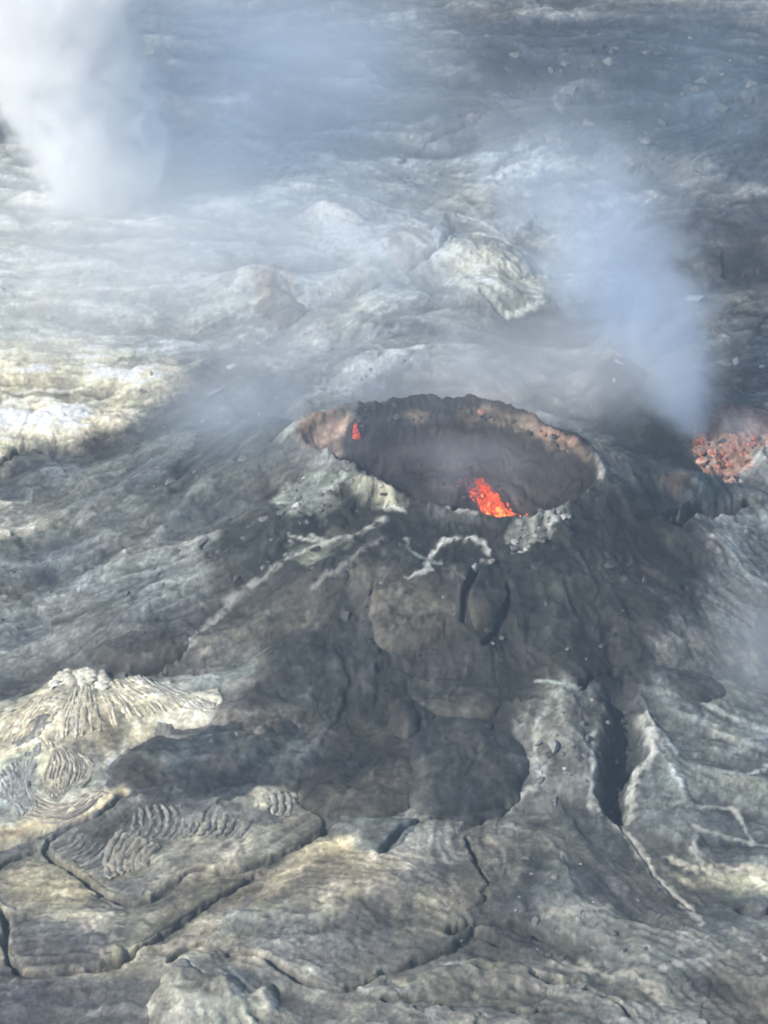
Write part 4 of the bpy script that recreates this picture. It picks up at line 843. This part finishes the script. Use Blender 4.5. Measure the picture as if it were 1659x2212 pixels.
# ------------------------------------------------------------------ haze, steam and smoke
def vol_mat(name, color, aniso):
    m = bpy.data.materials.new(name); nt, N, Lk = nodes(m); N.remove(N['Principled BSDF'])
    pv = N.new('ShaderNodeVolumePrincipled'); pv.inputs['Color'].default_value = (*color, 1); pv.inputs['Anisotropy'].default_value = aniso
    Lk.new(pv.outputs[0], N['Material Output'].inputs['Volume']); return m, nt, N, Lk, pv
def plume(name, base, pts, dens, color, label, cat, nscale, namp, fade=(0., .1, .75, 1.), soft=.75, aniso=.2, step=1.0, detail=4, yk=1.0):
    """a bent, widening column: pts = list of (height, x offset, y offset, radius); density falls from the axis outwards, broken by noise"""
    A = np.array(pts, float); h = A[:, 0]; H = h[-1]
    cx = np.polyfit(h, A[:, 1], 3); cy = np.polyfit(h, A[:, 2], 2); cr = np.polyfit(h, A[:, 3], 3)
    m, nt, N, Lk, pv = vol_mat(name, color, aniso); m.cycles.volume_step_rate = step
    tc = N.new('ShaderNodeTexCoord'); sx = N.new('ShaderNodeSeparateXYZ'); Lk.new(tc.outputs['Object'], sx.inputs[0])
    def mt(op, a, b=None, c=None):
        n = N.new('ShaderNodeMath'); n.operation = op
        for i, q in enumerate((a, b, c)):
            if q is None: continue
            if isinstance(q, (int, float)): n.inputs[i].default_value = float(q)
            else: Lk.new(q, n.inputs[i])
        return n.outputs[0]
    zz = sx.outputs[2]
    def poly(cf):
        o = float(cf[0])
        for q in cf[1:]: o = mt('MULTIPLY_ADD', o, zz, float(q)) if not isinstance(o, float) else mt('MULTIPLY_ADD', zz, o, float(q))
        return o
    r = mt('MAXIMUM', poly(cr), .3)
    dx = mt('DIVIDE', mt('SUBTRACT', sx.outputs[0], poly(cx)), r); dy = mt('DIVIDE', mt('SUBTRACT', sx.outputs[1], poly(cy)), mt('MULTIPLY', r, yk))
    q = mt('SQRT', mt('ADD', mt('MULTIPLY', dx, dx), mt('MULTIPLY', dy, dy)))
    n = N.new('ShaderNodeTexNoise'); n.inputs['Scale'].default_value = nscale; n.inputs['Detail'].default_value = detail; n.inputs['Roughness'].default_value = .55; n.inputs['Distortion'].default_value = .8
    Lk.new(tc.outputs['Object'], n.inputs['Vector'])
    qq = mt('ADD', q, mt('MULTIPLY', mt('SUBTRACT', n.outputs[0], .5), namp * 2))
    mr = N.new('ShaderNodeMapRange'); mr.interpolation_type = 'SMOOTHSTEP'; mr.inputs[1].default_value = 1.0; mr.inputs[2].default_value = 1.0 - soft; Lk.new(qq, mr.inputs[0])
    f1 = N.new('ShaderNodeMapRange'); f1.interpolation_type = 'SMOOTHSTEP'; f1.inputs[1].default_value = fade[0] * H; f1.inputs[2].default_value = fade[1] * H; Lk.new(zz, f1.inputs[0])
    f2 = N.new('ShaderNodeMapRange'); f2.interpolation_type = 'SMOOTHSTEP'; f2.inputs[1].default_value = fade[3] * H; f2.inputs[2].default_value = fade[2] * H; Lk.new(zz, f2.inputs[0])
    thin = mt('DIVIDE', float(cr[-1]) * .5 + A[:, 3].max() * .25, mt('ADD', mt('MULTIPLY', r, .5), A[:, 3].max() * .25))
    dd = mt('MULTIPLY', mt('MULTIPLY', mr.outputs[0], mt('MULTIPLY', f1.outputs[0], f2.outputs[0])), mt('MULTIPLY', thin, dens))
    Lk.new(dd, pv.inputs['Density'])
    hs = np.linspace(0, H, 26); k = 20; V = []; Fc = []
    for zq in hs:
        rr = max(np.polyval(cr, zq), .3) * (1.02 + namp * .34)
        for j in range(k):
            a = 2 * math.pi * j / k; w = 1 + .05 * math.sin(3 * a + zq * .2)
            V.append((np.polyval(cx, zq) + rr * w * math.cos(a), np.polyval(cy, zq) + rr * yk * w * math.sin(a), zq))
    for i in range(25):
        for j in range(k): Fc.append((i * k + j, i * k + (j + 1) % k, (i + 1) * k + (j + 1) % k, (i + 1) * k + j))
    me = bpy.data.meshes.new(name); me.from_pydata([tuple(q) for q in V], [], Fc + [tuple(range(k - 1, -1, -1)), tuple(range(25 * k, 26 * k))]); me.update()
    o = link(name, me, m, loc=base); tag(o, label, cat); return o

def lift(px, py, yw, b):                 # offsets of a plume point seen at (px, py) and standing at depth yw, relative to base b
    d = rays([(px, py)])[0]; t = yw / d[1]; return (CAM_Z + d[2] * t - b[2], d[0] * t - b[0], yw - b[1])
# white steam column
bx, by = at([(230, 452)])[0]; sb = (bx, by, float(macro(bx, by)) - .5)
pts = []
for px, py, w in [(232,462,98),(218,380,112),(186,280,124),(146,180,134),(108,80,146),(82,0,156),(50,-120,170)]:
    hh, xo, yo = lift(px, py, by + 4, sb); pts.append((hh, xo, yo, w * .122))
z0 = pts[0][0]; pts = [(p[0] - z0, p[1], p[2], p[3]) for p in pts]
plume('steam_plume', sb, pts, .36, (.999, 1, 1), 'thick white steam column rising from the ground at upper left', 'steam', .16, .62, fade=(0, .015, .9, 1), soft=.5, aniso=.0, step=.5)
# blue smoke from the rust red vent
bx, by = at([(1502, 945)])[0]; kb = (bx, by, float(macro(bx, by)))
pts = []
for px, py, w in [(1498,945,30),(1468,850,84),(1420,740,132),(1365,620,165),(1295,500,200),(1228,380,222),(1160,240,232),(1110,120,236)]:
    hh, xo, yo = lift(px, py, by + (935 - py) * .02, kb); pts.append((hh, xo, yo, w * .084))
z0 = pts[0][0]; pts = [(p[0] - z0, p[1], p[2], p[3]) for p in pts]
plume('smoke_plume', kb, pts, .36, (.82, .90, 1), 'blue grey smoke plume drifting up and left from the rust red vent', 'smoke', .13, .85, fade=(0, .02, .3, 1), soft=1.0, aniso=.1, step=1.0)
# veil of thin smoke lying over the field behind the crater: flat irregular bodies
def veil(name, px, z, size, dens, color, nscale, thr, seed, label=None, cat=None):
    x, y = atz([px], z)[0]
    m, nt, N, Lk, pv = vol_mat(name, color, .1); m.cycles.volume_step_rate = 1.0
    tc = N.new('ShaderNodeTexCoord'); ln = N.new('ShaderNodeVectorMath'); ln.operation = 'LENGTH'
    ds = N.new('ShaderNodeVectorMath'); ds.operation = 'DIVIDE'; ds.inputs[1].default_value = size; Lk.new(tc.outputs['Object'], ds.inputs[0]); Lk.new(ds.outputs[0], ln.inputs[0])
    n = N.new('ShaderNodeTexNoise'); n.noise_dimensions = '4D'; n.inputs['W'].default_value = seed; n.inputs['Scale'].default_value = nscale; n.inputs['Detail'].default_value = 3; Lk.new(tc.outputs['Object'], n.inputs['Vector'])
    a = N.new('ShaderNodeMapRange'); a.interpolation_type = 'SMOOTHSTEP'; a.inputs[1].default_value = 1.0; a.inputs[2].default_value = .15; Lk.new(ln.outputs['Value'], a.inputs[0])
    b = N.new('ShaderNodeMapRange'); b.inputs[1].default_value = thr; b.inputs[2].default_value = thr + .35; Lk.new(n.outputs[0], b.inputs[0])
    c = N.new('ShaderNodeMath'); c.operation = 'MULTIPLY'; Lk.new(a.outputs[0], c.inputs[0]); Lk.new(b.outputs[0], c.inputs[1])
    e = N.new('ShaderNodeMath'); e.operation = 'MULTIPLY'; e.inputs[1].default_value = dens; Lk.new(c.outputs[0], e.inputs[0]); Lk.new(e.outputs[0], pv.inputs['Density'])
    import bmesh
    bm = bmesh.new(); bmesh.ops.create_icosphere(bm, subdivisions=3, radius=1.0)
    for v in bm.verts: v.co = Vector((v.co.x * size[0], v.co.y * size[1], v.co.z * size[2])) * 1.02
    me = bpy.data.meshes.new(name); bm.to_mesh(me); bm.free()
    o = link(name, me, m, loc=(x, y, z))
    if label: tag(o, label, cat)
    o['kind'] = 'stuff'; return o
WH = (.80, .88, 1.0)
veil('drifting_smoke', (560, 170), 16, (56, 95, 20), .030, (.76, .87, 1), .035, .26, 1.0)
veil('drifting_smoke', (700, 600), 9, (52, 60, 12), .032, (.88, .94, 1), .045, .28, 4.0)
veil('drifting_smoke', (160, 560), 9, (54, 52, 13), .040, (.96, .98, 1), .04, .24, 9.0)
veil('drifting_smoke', (620, 860), 15, (28, 20, 8), .085, (.84, .92, 1), .08, .32, 14.0)
veil('drifting_smoke', (1170, 800), 16, (26, 20, 8), .095, (.93, .96, 1), .08, .30, 22.0)
veil('drifting_smoke', (1010, 1010), 13.0, (15, 9, 5), .085, (.95, .95, 1), .14, .35, 31.0)
veil('drifting_smoke', (1480, 230), 14, (48, 85, 16), .006, (.62, .80, 1), .04, .26, 55.0)
veil('drifting_smoke', (1590, 930), 9, (6, 5, 4), .10, (.9, .94, 1), .2, .34, 71.0)
veil('drifting_smoke', (1690, 1420), 6, (12, 22, 7), .050, (.84, .92, 1), .08, .30, 41.0)

m, nt, N, Lk, pv = vol_mat('haze', (.58, .77, 1.0), .0); pv.inputs['Density'].default_value = .00034
import bmesh
bm = bmesh.new(); bmesh.ops.create_cube(bm, size=1.0)
ymax = ys[-1] + 60; xmax = float(np.abs(X).max()) + 60
for v in bm.verts: v.co = Vector((v.co.x * 2 * xmax, -60 + (v.co.y + .5) * (ymax + 60), -9 + (v.co.z + .5) * (9 + CAM_Z + 8)))
me = bpy.data.meshes.new('haze'); bm.to_mesh(me); bm.free()
hz = link('haze', me, m); hz['kind'] = 'stuff'
print('tris', sum(len(o.data.polygons) * 2 for o in bpy.data.objects if o.type == 'MESH'), 'objs', len(bpy.data.objects))
